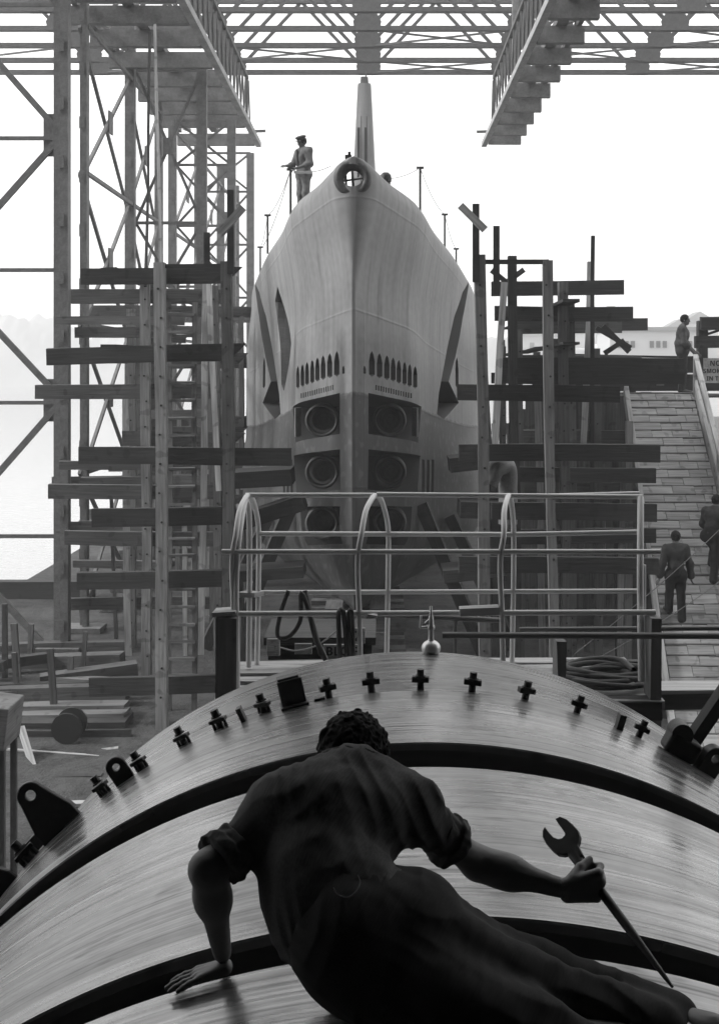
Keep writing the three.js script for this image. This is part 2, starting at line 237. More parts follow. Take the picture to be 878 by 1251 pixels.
// ---------------------------------------------------------------- the setting: ground, water, far shore, shed
const planeUV = (g, sx, sy) => { const uv = g.attributes.uv; for (let i = 0; i < uv.count; i++) uv.setXY(i, uv.getX(i) * sx, uv.getY(i) * sy); return g; };
{
  const yard = new THREE.Shape([[-60, -40], [150, -40], [150, 190], [40, 190], [14, 110], [-11, 84], [-11, 37.5], [-60, 37.5]].map(([x, y]) => new THREE.Vector2(x, y)));
  const g = new THREE.ExtrudeGeometry(yard, { depth: 3, bevelEnabled: false }); g.rotateX(-Math.PI / 2); g.translate(0, -3, 0);
  structure('ground', g, mat(0.065 / 0.7, 0.95, { map: ground9, bumpMap: ground9, bumpScale: 0.03 }));
  // a paler concrete apron beside the hull section
  const ap = planeUV(new THREE.PlaneGeometry(30, 16), 30, 16); ap.rotateX(-Math.PI / 2);
  structure('concrete_apron', ap, mat(0.42 / 0.7, 0.9, { map: ground9, bumpMap: ground9, bumpScale: 0.01 }), V(-22, 0.006, -12.6));
  const wT = tex(512, 512, (u, v) => 0.5 + 0.5 * tileN(u, v, 24, 60, 3.1) + 0.3 * tileN(u, v, 70, 160, 5.1)), w = planeUV(new THREE.PlaneGeometry(1500, 900), 60, 36); w.rotateX(-Math.PI / 2);
  structure('water', w, mat(0.42, 0.05, { bumpMap: wT, bumpScale: 0.012 }), V(0, -1.6, -420));
  const hill = (w, h, s, sharp) => { const q = new THREE.PlaneGeometry(w, 140, 420, 24); q.rotateX(-Math.PI / 2); const p = q.attributes.position; for (let i = 0; i < p.count; i++) { const x = p.getX(i), z = p.getZ(i), e = sstep(68, 5, Math.abs(z)) * sstep(w / 2, w / 2 - 90, Math.abs(x)); p.setY(i, e * h * (0.62 + 0.55 * nz(x / 70, z / 70, s) + 0.25 * nz(x / 22, z / 22, s) + sharp * 0.1 * nz(x / 9, z / 9, s) + sharp * 0.07 * nz(x / 3.1, z / 3.1, s)) - 2.5); } q.computeVertexNormals(); return q; };
  structure('far_hill', hill(640, 52, 2.2, 1), mat(0.5, 1), V(-380, 0, -780));
  structure('far_hill_001', hill(700, 30, 7.7, 1), mat(0.5, 1), V(370, 0, -790));
}
// the open-fronted shop behind and above the photographer: its roof and walls keep the daylight off the worker's back
{
  const m = steel(0.045, 0.9), s = (n, w, h, d, x, y, z) => structure(n, bx(w, h, d), m, V(x, y, z));
  s('shop_roof', 44, 0.4, 40, 0, 13.2, 12.4); s('shop_facade', 76, 24, 0.5, 0, 25.4, -7.2); s('shop_wall', 44, 15, 0.4, 0, 7.5, 32.3);  // unseen tall facade, added to keep sky light off surfaces facing the camera
  s('shop_wall_001', 0.4, 12.9, 36, -21.8, 6.45, 14.0); s('shop_wall_002', 0.4, 12.9, 36, 21.8, 6.45, 14.0);
}

// ---------------------------------------------------------------- the submarine on the slip
const XS = -0.45, DS = 23.5;
const tab = t => s => { let i = 1; while (i < t.length - 1 && t[i][0] < s) i++; const [a, b] = [t[i - 1], t[i]], u = clamp((s - a[0]) / (b[0] - a[0])); const m = k => k <= 0 || k >= t.length - 1 ? 0 : (t[k + 1][1] - t[k - 1][1]) / (t[k + 1][0] - t[k - 1][0]); const h = b[0] - a[0], m0 = (i === 1 ? (b[1] - a[1]) / h : m(i - 1)) * h, m1 = m(i) * h; return (2 * u ** 3 - 3 * u * u + 1) * a[1] + (u ** 3 - 2 * u * u + u) * m0 + (-2 * u ** 3 + 3 * u * u) * b[1] + (u ** 3 - u * u) * m1; };
const gPlan = tab([[0, 0], [0.75, 0.32], [1.5, 0.62], [2.85, 1.12], [5.2, 1.52], [8.4, 2.1], [15.3, 3.05], [25, 3.6], [40, 3.9], [60, 3.9]]);
const drop = s => s < 8 ? 0.1 * s : s < 14 ? 0.8 + 0.1 * (s - 8) - 0.07 / 12 * (s - 8) ** 2 : 1.19 + 0.03 * (s - 14);
const stemR = hh => 0.03 + 0.31 * sstep(0.9, 3.6, hh) ** 1.7;
const foot = hh => 1.1 * Math.max(0, -2.9 - hh) ** 1.5;
function halfW(s, hh) {
  const st = stemR(hh), q = clamp(s / (st * 1.1)), rd = st * Math.sqrt(Math.max(0, 1 - (1 - q) ** 2));
  const keel = hh > -2.6 ? 1 : Math.sqrt(clamp(1 - ((-2.6 - hh) / 2.05) ** 2.2)) * 0.96 + 0.04, top = 1 - (0.11 - 0.1 * sstep(2, 10, s)) * sstep(0, 3.6, hh) + 0.06 * sstep(3, 9, s) * sstep(-0.4, -1.8, hh);
  return (rd + gPlan(Math.max(0, s)) * top + 0.42 * sstep(4, 15, s) * sstep(3.5, 1.6, hh)) * keel;
}
const subPt = (side, s, hh, off = 0) => V(XS + side * (halfW(s, hh) + off), CY + hh - drop(s + foot(hh)), -(DS + s + foot(hh)));
const invSub = (px, py) => {                               // which point of the bow plating a photo pixel on its left side shows: [s, hh]
  let s = 4, h = 0.5; const pr = (s, h) => { const p = subPt(-1, s, h), d = -p.z; return [PX + p.x / d * F - px, PY - (p.y - CY) / d * F - py]; };
  let best = 1e9; for (let a = 0.2; a < 16; a += 0.2) for (let c = -4; c < 3.8; c += 0.15) { const [x, y] = pr(a, c), e = x * x + y * y; if (e < best) { best = e; s = a; h = c; } }
  for (let st = 0.2; st > 0.004; st *= 0.72) for (let k = 0; k < 4; k++) for (const [a, c] of [[st, 0], [-st, 0], [0, st], [0, -st]]) { const [x, y] = pr(Math.max(0.05, s + a), h + c), e = x * x + y * y; if (e < best) { best = e; s = Math.max(0.05, s + a); h += c; } }
  return [s, h];
};
const TOP = 3.85;
const subT = tex(1024, 1024, (u, v) => {                   // grey paint with rain streaks, blotches and handling marks, darker low down; u is 16 m along, v 9 m up
  const lowTone = sstep(4.66, 4.62, v * 9 + 0.03 * tileN(u, v, 60, 40, 6.6) + 0.012 * tileN(u, v, 240, 160, 4.6)), st = tileN(u, v, 120, 3, 2.2), st2 = tileN(u, v, 34, 2, 5.2), bl = tileN(u, v, 9, 9, 3.4), f = tileN(u, v, 110, 70, 1.4);
  return (1 - 0.7 * lowTone * (1 - 0.3 * sstep(0.2, 0.5, tileN(u, v, 80, 50, 3.7)))) * (0.74 + 0.14 * st + 0.14 * st2 + 0.18 * bl + 0.1 * f - 0.22 * sstep(0.25, 0.5, tileN(u, v, 60, 2, 9.1)) * sstep(-0.1, 0.3, bl) + 0.12 * tileN(u, v, 4, 5, 1.9));
});
const subBump = tex(1024, 1024, (u, v) => {                // raised weld beads between the plates
  const y = v * 9, x = u * 16, near = (a, w) => Math.exp(-((a / w) ** 2)), e = y * 1 - 0;
  let b = 0.25 + 0.12 * tileN(u, v, 14, 10, 2.6) + 0.1 * tileN(u, v, 3, 3, 2.1);
  for (const k of [8.2, 6.15, 4.6, 2.9]) b += 0.6 * near(e - k, 0.022);
  for (const [k, a, c] of [[2.1, 4.6, 6.15], [4.0, 6.15, 8.2], [6.3, 2.9, 6.15], [8.6, 6.15, 8.2], [10.9, 2.9, 8.2], [13.8, 2.9, 8.2]]) if (y > a && y < c) b += 0.6 * near(x - k, 0.022);
  return b;
});
M.sub = mat(0.265 / 0.72, 0.55, { map: subT, bumpMap: subBump, bumpScale: 0.007 });
{
  const sub = thing('submarine', 'grey submarine on the slip with torpedo tube openings and tall tower', 'submarine', V(XS, CY - 5, -DS));
  const S = [0.003, 0.02, 0.05, 0.1, 0.16, 0.24, 0.34, 0.45]; for (let s = 0.6; s < 6; s += 0.2) S.push(s); for (let s = 6; s < 16; s += 0.5) S.push(s); for (let s = 16; s <= 60; s += 2) S.push(s);
  const ring = s => {
    const TOP = 3.85 + 0.09 * (1 - sstep(0.1, 1.4, s));
    const r = Math.min(0.42, halfW(s, TOP - 0.42) * 0.85), we = halfW(s, TOP - r), h = [];
    h.push([0, TOP + 0.03 * we], [Math.max(0, we - r) * 0.5, TOP + 0.02 * we]);
    for (let a = 0; a <= 6; a++) { const t = a / 6 * Math.PI / 2; h.push([we - r + r * Math.sin(t), TOP - r + r * Math.cos(t)]); }
    for (let a = 1; a <= 38; a++) { const hh = lerp(TOP - r, -4.62, a / 38); h.push([Math.max(0.03, halfW(s, hh)), hh]); }
    return h;
  };
  const R0 = S.map(ring), n = R0[0].length, loop = 2 * n - 1, pos = [], uv = [], idx = [];
  R0.forEach((h, i) => { for (let k = 0; k < loop; k++) { const side = k < n ? -1 : 1, [w, hh] = h[k < n ? n - 1 - k : k - n + 1], s = S[i], f = foot(hh); pos.push(XS + side * w, CY + hh - drop(s + f), -(DS + s + f)); uv.push(s / 16 + (side > 0 ? 0.37 : 0), (hh + 5) / 9); } });
  for (let i = 0; i < S.length - 1; i++) for (let k = 0; k < loop; k++) { const a = i * loop + k, b = i * loop + (k + 1) % loop, c = a + loop, d = b + loop; idx.push(a, b, c, b, d, c); }
  for (const [i, fl] of [[0, 1], [S.length - 1, 0]]) for (let k = 0; k < n - 1; k++) { const a = i * loop + k, b = a + 1, c = i * loop + loop - 1 - k, d = c - 1; if (b >= d) { if (b === d || c <= b) continue; } fl ? idx.push(a, c, b, b, c, d) : idx.push(a, b, c, b, d, c); }
  let hg = new THREE.BufferGeometry(); hg.setAttribute('position', new THREE.Float32BufferAttribute(pos, 3)); hg.setAttribute('uv', new THREE.Float32BufferAttribute(uv, 2)); hg.setIndex(idx); hg.computeVertexNormals();
  // what is cut out of the plating: limber holes, drain slots, tube recesses, louvres, bow plane gaps, anchor pocket, bullnose
  const cuts = [], prism = (pts, x0, x1) => { const g = new THREE.ExtrudeGeometry(new THREE.Shape(pts.map(([z, y]) => new THREE.Vector2(z, y))), { depth: x1 - x0, bevelEnabled: false }); g.rotateY(Math.PI / 2); g.translate(x0, 0, 0); return g; };   // shape x -> -z, extruded along +x
  const side2 = (fn) => { for (const sd of [-1, 1]) cuts.push(...fn(sd)); };
  const pr = (sd, pts, inner) => prism(pts.map(([s, hh]) => [DS + s, CY + hh - drop(s)]), sd > 0 ? XS + inner : XS - 4.4, sd > 0 ? XS + 4.4 : XS - inner);
  const lens = (s, hh, w, h) => [[s - w / 2, hh - h * 0.42], [s, hh - h * 0.5], [s + w / 2, hh - h * 0.42], [s + w / 2, hh + h * 0.1], [s + w * 0.3, hh + h * 0.38], [s, hh + h * 0.5], [s - w * 0.3, hh + h * 0.38], [s - w / 2, hh + h * 0.1]];
  side2(sd => {
    const c = [];
    const tr = (poly, dep, min = 0.12) => { const q = poly.map(([x, y]) => invSub(x, y)), w = Math.min(...q.map(([s, h]) => halfW(s, h))); c.push(pr(sd, q, Math.max(min, w - dep))); };
    const lensPx = (x, y, w, h) => [[-0.5, 0.42], [0, 0.5], [0.5, 0.42], [0.5, -0.1], [0.3, -0.38], [0, -0.5], [-0.3, -0.38], [-0.5, -0.1]].map(([a, e]) => [x + a * w, y + e * h]);
    [363.8, 369.4, 375, 381.4, 387.7, 394.7, 402.8, 411.3].forEach((x, k) => tr(lensPx(x, lerp(461, 444.5, k / 7), 4 + k * 0.35, 27.5 + k * 0.5), 0.4));
    tr(lensPx(419.5, 452, 3, 10), 0.2, 0.06);
    for (let k = 0; k < 15; k++) { const x = 368 + k * 2.75, y = 483.5 - k * 0.72; tr([[x - 0.7, y + 3.2], [x + 0.7, y + 3], [x + 0.7, y - 3.2], [x - 0.7, y - 3]], 0.15); }
    tr([[415, 480], [358, 497], [361, 541], [415, 530]], 9, 0.2); tr([[415, 549], [359, 557], [362, 604], [416, 598]], 9, 0.2); tr([[415, 618], [367, 619], [372, 666], [415, 664]], 9, 0.2);
    for (const x of [347, 351.5, 356]) tr([[x - 1.4, 562], [x + 1.2, 561], [x + 1.6, 604], [x - 1, 605]], 0.35);
    tr([[311, 342], [317, 357], [325, 386], [334, 435], [341, 480], [343, 506], [336, 512], [321, 492], [331, 466], [324, 435], [317, 388]], 1.0, 0.6);
    c.push(pr(sd, lens(9.2, 0.9, 0.5, 0.8), halfW(9.2, 0.9) - 0.5));
    return c;
  });
  { const g = new THREE.CylinderGeometry(0.2, 0.24, 4.4, 28); g.rotateX(Math.PI / 2); g.translate(XS - 0.02, CY + 3.6, -DS - 1.6); cuts.push(g); }
  const ev = new Evaluator(); ev.useGroups = true; ev.attributes = ['position', 'uv'];
  const prep = g => { const q = g.index ? g.toNonIndexed() : g; for (const a of Object.keys(q.attributes)) if (a !== 'position' && a !== 'uv') q.deleteAttribute(a); return q; };
  const pocket = [[339, 350], [346, 372], [353, 398], [356, 420], [353, 446], [347, 478], [344, 470], [343, 430], [339, 392], [336, 368]].map(([x, y]) => invSub(x, y)), pw = Math.min(...pocket.map(([s, h]) => halfW(s, h)));
  let A0 = new Brush(prep(hg)), B0 = new Brush(prep(pr(-1, pocket, pw - 0.08))); A0.updateMatrixWorld(); B0.updateMatrixWorld(); ev.useGroups = false;
  let A = new Brush(prep(ev.evaluate(A0, B0, SUBTRACTION).geometry)); ev.useGroups = true;
  let B = new Brush(mergeGeometries(cuts.map(prep))); A.updateMatrixWorld(); B.updateMatrixWorld();
  const cut = ev.evaluate(A, B, SUBTRACTION).geometry, src = cut.index ? cut.toNonIndexed() : cut, groups = cut.groups;
  const piece = k => { const P3 = [], U = []; for (const g of groups) if (g.materialIndex === k) for (let i = g.start; i < g.start + g.count; i++) { P3.push(src.attributes.position.getX(i), src.attributes.position.getY(i), src.attributes.position.getZ(i)); U.push(src.attributes.uv.getX(i), src.attributes.uv.getY(i)); } const g = new THREE.BufferGeometry(); g.setAttribute('position', new THREE.Float32BufferAttribute(P3, 3)); g.setAttribute('uv', new THREE.Float32BufferAttribute(U, 2)); return toCreasedNormals(g, 0.6); };
  mesh('hull', local(piece(0), sub), M.sub, sub);
  mesh('shaded_recess', local(piece(1), sub), M.recessShade, sub);  // cut faces get a darker colour that stands for the shade inside
  // bullnose ring
  { const pts = []; for (let a = 0; a <= 24; a++) { const t = a / 24 * 6.2832; pts.push(new THREE.Vector2(0.265 + 0.085 * Math.cos(t), 0.11 * Math.sin(t))); } const g = new THREE.LatheGeometry(pts, 48); g.rotateX(Math.PI / 2); g.translate(XS - 0.02, CY + 3.56, -DS - 0.12); mesh('bullnose_ring', local(g, sub), M.sub, sub); }
  // torpedo tube muzzles
  for (const sd of [-1, 1]) for (const hh of [-0.73, -1.77, -2.79]) {
    const s = 2.3, c = V(XS + sd * 0.68, CY + hh - drop(s), -(DS + s)), pts = [[0.27, -0.45], [0.27, 0.0], [0.3, 0.02], [0.335, 0.0], [0.34, -0.45]].map(([x, y]) => new THREE.Vector2(x, y));
    const g = new THREE.LatheGeometry(pts, 40); g.rotateX(Math.PI / 2); g.translate(c.x, c.y, c.z); const t = mesh('torpedo_tube', local(g, sub), M.frame2, sub);
    const dd = new THREE.SphereGeometry(0.268, 28, 10, 0, 6.2832, 0, 0.9); dd.rotateX(Math.PI / 2); dd.scale(1, 1, 0.35); dd.translate(c.x, c.y, c.z - 0.42); mesh('muzzle_door', local(dd, sub), M.frame2, t);
  }
  for (const sd of [-1, 1]) { const q = subPt(sd, 3.02, -0.72, 0.012); const g = new RoundedBoxGeometry(0.03, 0.6, 0.3, 2, 0.01); g.rotateY(sd * 0.33); g.translate(q.x, q.y, q.z); mesh('hatch_plate', local(g, sub), M.paleSteel, sub); }
  // anchor in its pocket
  { const pk = invSub(345, 372), p = subPt(-1, pk[0], pk[1], -0.2), sh = new THREE.Shape([[-0.05, -0.5], [0.05, -0.5], [0.07, 0.05], [0.26, 0.38], [0.2, 0.5], [0.1, 0.3], [0.03, 0.62], [-0.04, 0.3], [-0.16, 0.5], [-0.24, 0.36], [-0.07, 0.05]].map(([x, y]) => new THREE.Vector2(x, y))); const g = new THREE.ExtrudeGeometry(sh, { depth: 0.08, bevelSize: 0.015, bevelThickness: 0.015, bevelSegments: 1 }); g.rotateY(-Math.PI / 2 + 0.3); g.translate(p.x + 0.05, p.y + 0.1, p.z); mesh('anchor', local(g, sub), M.iron, sub); }
  // tower
  const tb = P(446, 270, 58), tw = (y0, y1, w0, w1, d0, d1, x = 0, z = 0) => { const g = new THREE.CylinderGeometry(0.5, 0.5, 1, 24, 6); const p = g.attributes.position; for (let i = 0; i < p.count; i++) { const t = p.getY(i) + 0.5, ca = p.getX(i) * 2, sa = p.getZ(i) * 2, fx = Math.max(Math.abs(ca), Math.abs(sa)) || 1, fat = Math.hypot(ca, sa) > 0.9 ? lerp(1, 1 / fx, 0.6) : 1; p.setX(i, p.getX(i) * fat); p.setZ(i, p.getZ(i) * fat); p.setXYZ(i, p.getX(i) * lerp(w0, w1, t) + x, lerp(y0, y1, t), p.getZ(i) * lerp(d0, d1, t) + z); } g.computeVertexNormals(); return g; };
  const zT = -58, xT = (445 - PX) / F * 58, up = y => CY + y;
  const tower = mesh('tower', local(toCreasedNormals(tw(up(1.8), up(12.9), 1.75, 0.62, 4.6, 1.1).toNonIndexed(), 0.7).translate(xT, 0, zT), sub), M.sub, sub);
  mesh('tower_cap', local(tw(up(12.9), up(13.25), 0.4, 0.34, 0.8, 0.6).translate(xT, 0, zT), sub), M.frame2, tower);
  for (const dx of [-0.12, 0.12]) mesh('ladder_rail', local(bx(0.035, 5.2, 0.05, xT + dx, up(8.6), zT + 1.62).rotateX(0), sub), M.iron, tower);
  for (const dx of [-0.3, 0.02]) mesh('tower_slot', local(bx(0.12, 2.2, 0.06, xT + dx + 0.06, up(9.7), zT + 1.15), sub), M.black, tower);
  mesh('conning_fairwater', local(toCreasedNormals(tw(up(1.7), up(4.2), 2.6, 2.4, 11, 10.4).toNonIndexed(), 0.7).translate(xT, 0, zT - 4), sub), M.sub, sub);
  // capped fitting on the foredeck and a small cleat on the bullnose
  { const q = P(471, 222, 27); mesh('mushroom_vent', local(toCreasedNormals(new THREE.LatheGeometry([[0, 0.2], [0.06, 0.19], [0.11, 0.14], [0.125, 0.06], [0.12, 0], [0.1, -0.02], [0.1, -0.55]].map(([x, y]) => new THREE.Vector2(x, y)), 24).toNonIndexed(), 0.6).translate(q.x, q.y, q.z), sub), M.black, sub); }
  mesh('bullnose_cleat', local(join([bx(0.12, 0.07, 0.1, XS - 0.1, CY + 3.95, -DS - 0.14), bx(0.05, 0.1, 0.1, XS - 0.08, CY + 3.99, -DS - 0.14)]), sub), M.iron, sub);
  { const c = P(428, 215, 24.6); mesh('jackstaff_frame', local(join([rodGeo(V(c.x - 0.07, c.y - 0.35, c.z), V(c.x - 0.1, c.y + 0.16, c.z), 0.022), rodGeo(V(c.x + 0.06, c.y - 0.35, c.z), V(c.x + 0.03, c.y + 0.16, c.z), 0.026), rodGeo(V(c.x - 0.3, c.y - 0.12, c.z), V(c.x + 0.25, c.y - 0.04, c.z), 0.02)]), sub), M.iron, sub); }
  // lifeline stanchions and wires
  const stan = [[355, 207, 252, 26.6], [327, 263, 300, 32], [318, 302, 330, 37], [513, 205, 260, 28.2], [543, 262, 300, 33], [557, 304, 330, 37.5]].map(([x, y0, y1, d]) => { const a = P(x, y0, d), b = P(x, y1 + 10, d), g = rodGeo(b, a, 0.026); const m = mesh('lifeline_stanchion', local(g, sub), M.iron, sub); mesh('stanchion_cap', local(bx(0.16, 0.05, 0.05, a.x, a.y, a.z), sub), M.iron, m); return a; });
  const wires = [[stan[0], P(404, 203, 24)], [stan[0], stan[1]], [stan[1], stan[2]], [stan[3], stan[4]], [stan[4], stan[5]], [stan[3], P(478, 218, 27)], [stan[0], P(322, 300, 31)]];
  for (const [a, b] of wires) mesh('lifeline', local(tubeGeo(sag(a, b, a.distanceTo(b) * 0.03), 0.008, 16, 5), sub), M.wire, sub);
  beam('rail_bar', sub, P(359, 210, 26.5), P(381, 210, 26.5), 0.04, 0.05, M.white);
}

// ---------------------------------------------------------------- overhead steel: trusses, crane runways, the columns on the left
{
  const H = CY + 14.5, nodes = [-13.4, -6.95, -0.47, 6.02, 12.5, 19];
  const where = ['farthest roof truss, the lowest of the five in view above the tower', 'second roof truss in front of the lowest one', 'middle roof truss of the five across the slip', 'fourth roof truss, in front of the middle one', 'nearest roof truss, highest across the slip'];
  const ds = [62.3, 59.9, 57.2, 54.4, 51.6];
  ds.forEach((d, i) => {
    const o = thing('roof_truss', `riveted steel ${where[i]}`, 'truss', V(0, H, -d), 'roof trusses over the slip');
    for (const dz of [-0.13, 0.13]) beam('bottom_chord', o, V(-20, H, -d + dz), V(26, H, -d + dz), 0.07, 0.19, M.frame2, { wob: 0 });
    beam('top_chord', o, V(-20, H + 3.5, -d), V(26, H + 3.5, -d), 0.3, 0.35, M.frame2, { wob: 0 });
    nodes.forEach((x, k) => {
      const g = new THREE.ExtrudeGeometry(new THREE.Shape([[-0.5, -0.15], [0.5, -0.15], [0.6, 0.3], [0.35, 0.75], [-0.35, 0.75], [-0.6, 0.3]].map(([a, b]) => new THREE.Vector2(a, b))), { depth: 0.04, bevelEnabled: false }); g.translate(x, 0, 0.02); mesh('gusset_plate', g, M.frame2, o);
      for (const s of [-1, 1]) beam('diagonal', o, V(x + s * 0.3, H + 0.25, -d), V(x + s * 3.24, H + 3.4, -d), 0.1, 0.15, M.frame2, { wob: 0 });
      // lateral bracing to the next truss and hangers
      if (i > 0 && i < 4) for (const s of [k + i & 1 ? 1 : -1]) beam('lateral_brace', o, V(x, H - 0.02, -d), V(x + s * 6.45, H - 0.02, -ds[i - 1]), 0.07, 0.08, M.frame2, { wob: 0 });
    });
  });
  // crane runways
  const run = (side, x0, x1, ys, label) => {
    const y = CY + 9, o = thing('crane_runway', label, 'crane runway', V(side * 6, y, -40));
    for (const py of ys) {
      const d = 9 * F / (PY - py);
      beam('cross_beam', o, V(side * x0, y + 0.23, -d), V(side * x1, y + 0.23, -d), 0.26, 0.46, M.frame, { wob: 0.003 });
      if (py > 40 || side > 0) beam('cleat', o, V(side * (x1 - 0.5), y + 0.62, -d - 0.1), V(side * (x1 - 0.2), y + 0.72, -d - 0.1), 0.2, 0.12, M.paleSteel);
    }
    const d0 = 26, d1 = 51.6, xi = side * x0;
    beam('stringer', o, V(side * (x1 - 0.15), y + 0.56, -d0), V(side * (x1 - 0.15), y + 0.56, -50.8), 0.14, 0.2, M.frame); beam('stringer', o, V(side * (x0 + x1) / 2, y + 0.56, -d0), V(side * (x0 + x1) / 2, y + 0.56, -50.8), 0.3, 0.2, M.frame);
    beam('bottom_chord', o, V(xi - side * 0.12, y + 0.12, -d0), V(xi - side * 0.12, y + 0.12, -d1), 0.2, 0.2, M.paleSteel, { wob: 0.002 });
    const ht = 1.75, de = 47;
    beam('top_chord', o, V(xi - side * 0.12, y + ht, -d0), V(xi - side * 0.12, y + ht, -de), 0.12, 0.12, M.frame2, { wob: 0.002 });
    for (let d = d0, k = 0; d < de; d += 1.05, k++) { beam('lattice_bar', o, V(xi - side * 0.12, y + 0.2, -d), V(xi - side * 0.12, y + ht, -d - 0.52), 0.05, 0.07, M.frame2, { wob: 0 }); beam('lattice_bar', o, V(xi - side * 0.12, y + ht, -d - 0.54), V(xi - side * 0.12, y + 0.2, -d - 1.05), 0.05, 0.07, M.frame2, { wob: 0 }); }
    beam('end_post', o, V(xi - side * 0.12, y + 0.2, -de), V(xi - side * 0.12, y + ht, -de), 0.1, 0.1, M.frame2);
    beam('end_stop', o, V(xi - side * 0.5, y + 0.42, -50.4), V(xi, y + 0.42, -50.4), 0.1, 0.1, M.frame2);
    return o;
  };
  run(-1, 4.9, 7.95, [2, 30, 58, 83.5, 106, 124, 140, 156, 178], 'crane runway of wide dark cross beams carried on the steel columns');
  const r = run(1, 4.34, 5.62, [-6, 23.8, 53.3, 78.7, 100, 119.5, 136.8, 151.7, 165.6, 176.5], 'stepped crane runway hanging free in the sky, no columns under it');
  for (const d of [31, 36, 41, 46, 50]) beam('hanger', r, V(5.3, CY + 9.5, -d), V(5.3, CY + 19, -d), 0.3, 0.22, M.frame, { wob: 0 });
  // wire fall from the truss to the tower
  solo('hoist_wire', 'thin dark hoist wire hanging from the lowest truss before the tower', 'wire', rodGeo(P(447, 88, 61), P(447, 240, 56), 0.035, 6), M.iron);
}
{
  // steel columns on the left: two channel legs laced together; braces run back to the next column
  const X = -7.4, cols = [[30.1, 0.38, 20], [32.4, 0.22, 20], [38.4, 0.32, 17], [43.4, 0.28, 16.2], [46.3, 0.3, 16.2], [53.2, 0.4, 16.2], [60.5, 0.36, 16.2], [67, 0.34, 16.2]];
  const wh = ['nearest of the row, with wide braces running off to its left', 'slim second of the row, just behind the broadest one', 'third of the row, its foot behind the staging', 'fourth of the row, among the staging uprights', 'fifth of the row, slender, behind the ladder', 'sixth of the row, rising to the runway end', 'seventh of the row, pale with haze', 'last of the row, palest, next to the runway end'];
  cols.forEach(([d, w, h], i) => {
    const o = thing('steel_column', `laced steel column, ${wh[i]}`, 'column', V(X, 0, -d), 'steel columns of the crane runway');
    for (const s of [-1, 1]) beam('column_leg', o, V(X + s * w * 0.28, 0, -d + (s < 0 ? -0.25 : 0)), V(X + s * w * 0.28, h, -d + (s < 0 ? -0.25 : 0)), 0.3, w * 0.48, M.frame, { up: V(1, 0, 0), wob: 0 });
    for (let y = 0.6; y < h - 0.5; y += 1.35) beam('lacing_plate', o, V(X - w * 0.3, y, -d + 0.18), V(X + w * 0.3, y, -d + 0.18), 0.02, 0.3, M.frame, { wob: 0 });
    beam('base_plate', o, V(X - 0.5, 0.06, -d), V(X + 0.5, 0.06, -d), 0.8, 0.12, M.frame);
    if (i < cols.length - 1 && i !== 0 && i !== 3) {
      const e = cols[i + 1][0];
      for (const [y0, y1] of [[0.5, 4], [4, 7.7], [7.7, 11.5], [11.5, 15.2]]) {
        beam('diagonal_brace', o, V(X, y0, -d), V(X, y1, -e), 0.08, 0.1, M.frame, { wob: 0 }); if (i < 3) beam('diagonal_brace', o, V(X - 0.1, y1, -d), V(X - 0.1, y0, -e), 0.08, 0.1, M.frame, { wob: 0 });
        beam('strut', o, V(X + 0.1, y1, -d), V(X + 0.1, y1, -e), 0.08, 0.1, M.frame, { wob: 0 });
        const g = bx(0.04, 0.6, 0.5, 0.06, (y0 + y1) / 2, (d - e) / 2); mesh('gusset_plate', g, M.frame, o);
      }
    }
  });
  // bracing frame running off to the left in line with the first column, and cross bracing further back
  const o = thing('bracing_frame', 'crossed thin steel braces running off beside the nearest column', 'bracing', V(-12, 0, -30.3)), d = 30.3;
  for (const [a, b, c, e] of [[-95, -30, 70, 158], [-95, 358, 70, 172], [-95, 305, 70, 482], [-95, 685, 70, 496], [-95, 628, 66, 800], [-95, -42, 70, -160]]) beam('diagonal_brace', o, P(a, b, d), P(c, e, d), 0.1, 0.14, M.frame, { wob: 0 });
  for (const y of [6, 169, 330, 492, 655]) beam('strut', o, P(-150, y, d), P(70, y, d), 0.08, 0.09, M.frame, { wob: 0 });
  for (const y of [165, 489]) mesh('gusset_plate', bx(0.32, 1.0, 0.04).translate(P(62, y, d + 0.03).x + 12, P(62, y, d).y, -0.03), M.frame, o);
  beam('column_leg', o, V(-12.6, 0, -d), V(-12.6, 20, -d), 0.3, 0.4, M.frame, { up: V(1, 0, 0), wob: 0 });
  // cross bracing between the rows under the runway, seen against the sky
  const fr = (d, x0, x1, ys, label) => { const q = thing('cross_bracing', label, 'bracing', V((x0 + x1) / 2, 0, -d), 'cross bracing frames under the runway'); for (let k = 0; k < ys.length - 1; k++) { beam('diagonal_brace', q, V(x0, ys[k], -d), V(x1, ys[k + 1], -d), 0.06, 0.085, M.frame, { wob: 0 }); beam('diagonal_brace', q, V(x1, ys[k], -d - 0.1), V(x0, ys[k + 1], -d - 0.1), 0.06, 0.085, M.frame, { wob: 0 }); beam('strut', q, V(x0, ys[k + 1], -d), V(x1, ys[k + 1], -d), 0.08, 0.09, M.frame, { wob: 0 }); mesh('gusset_plate', bx(0.3, 0.5, 0.04, 0, (ys[k] + ys[k + 1]) / 2, 0.08), M.frame, q); } beam('column_leg', q, V(x1, 0, -d), V(x1, 15.6, -d), 0.25, 0.3, M.frame, { up: V(1, 0, 0), wob: 0 }); };
  fr(46.6, -7.3, -5.3, [7.4, 9.6, 11.8, 14, 15.6], 'crossed braces between the fifth column and its inner leg');
  fr(53.5, -7.3, -5.3, [7.4, 9.6, 11.8, 14, 15.6], 'crossed braces between the sixth column and its inner leg');
  fr(38.8, -7.3, -5.3, [1, 4.4, 7.6, 11.0, 15.6], 'crossed braces between the third column and its inner leg');
}

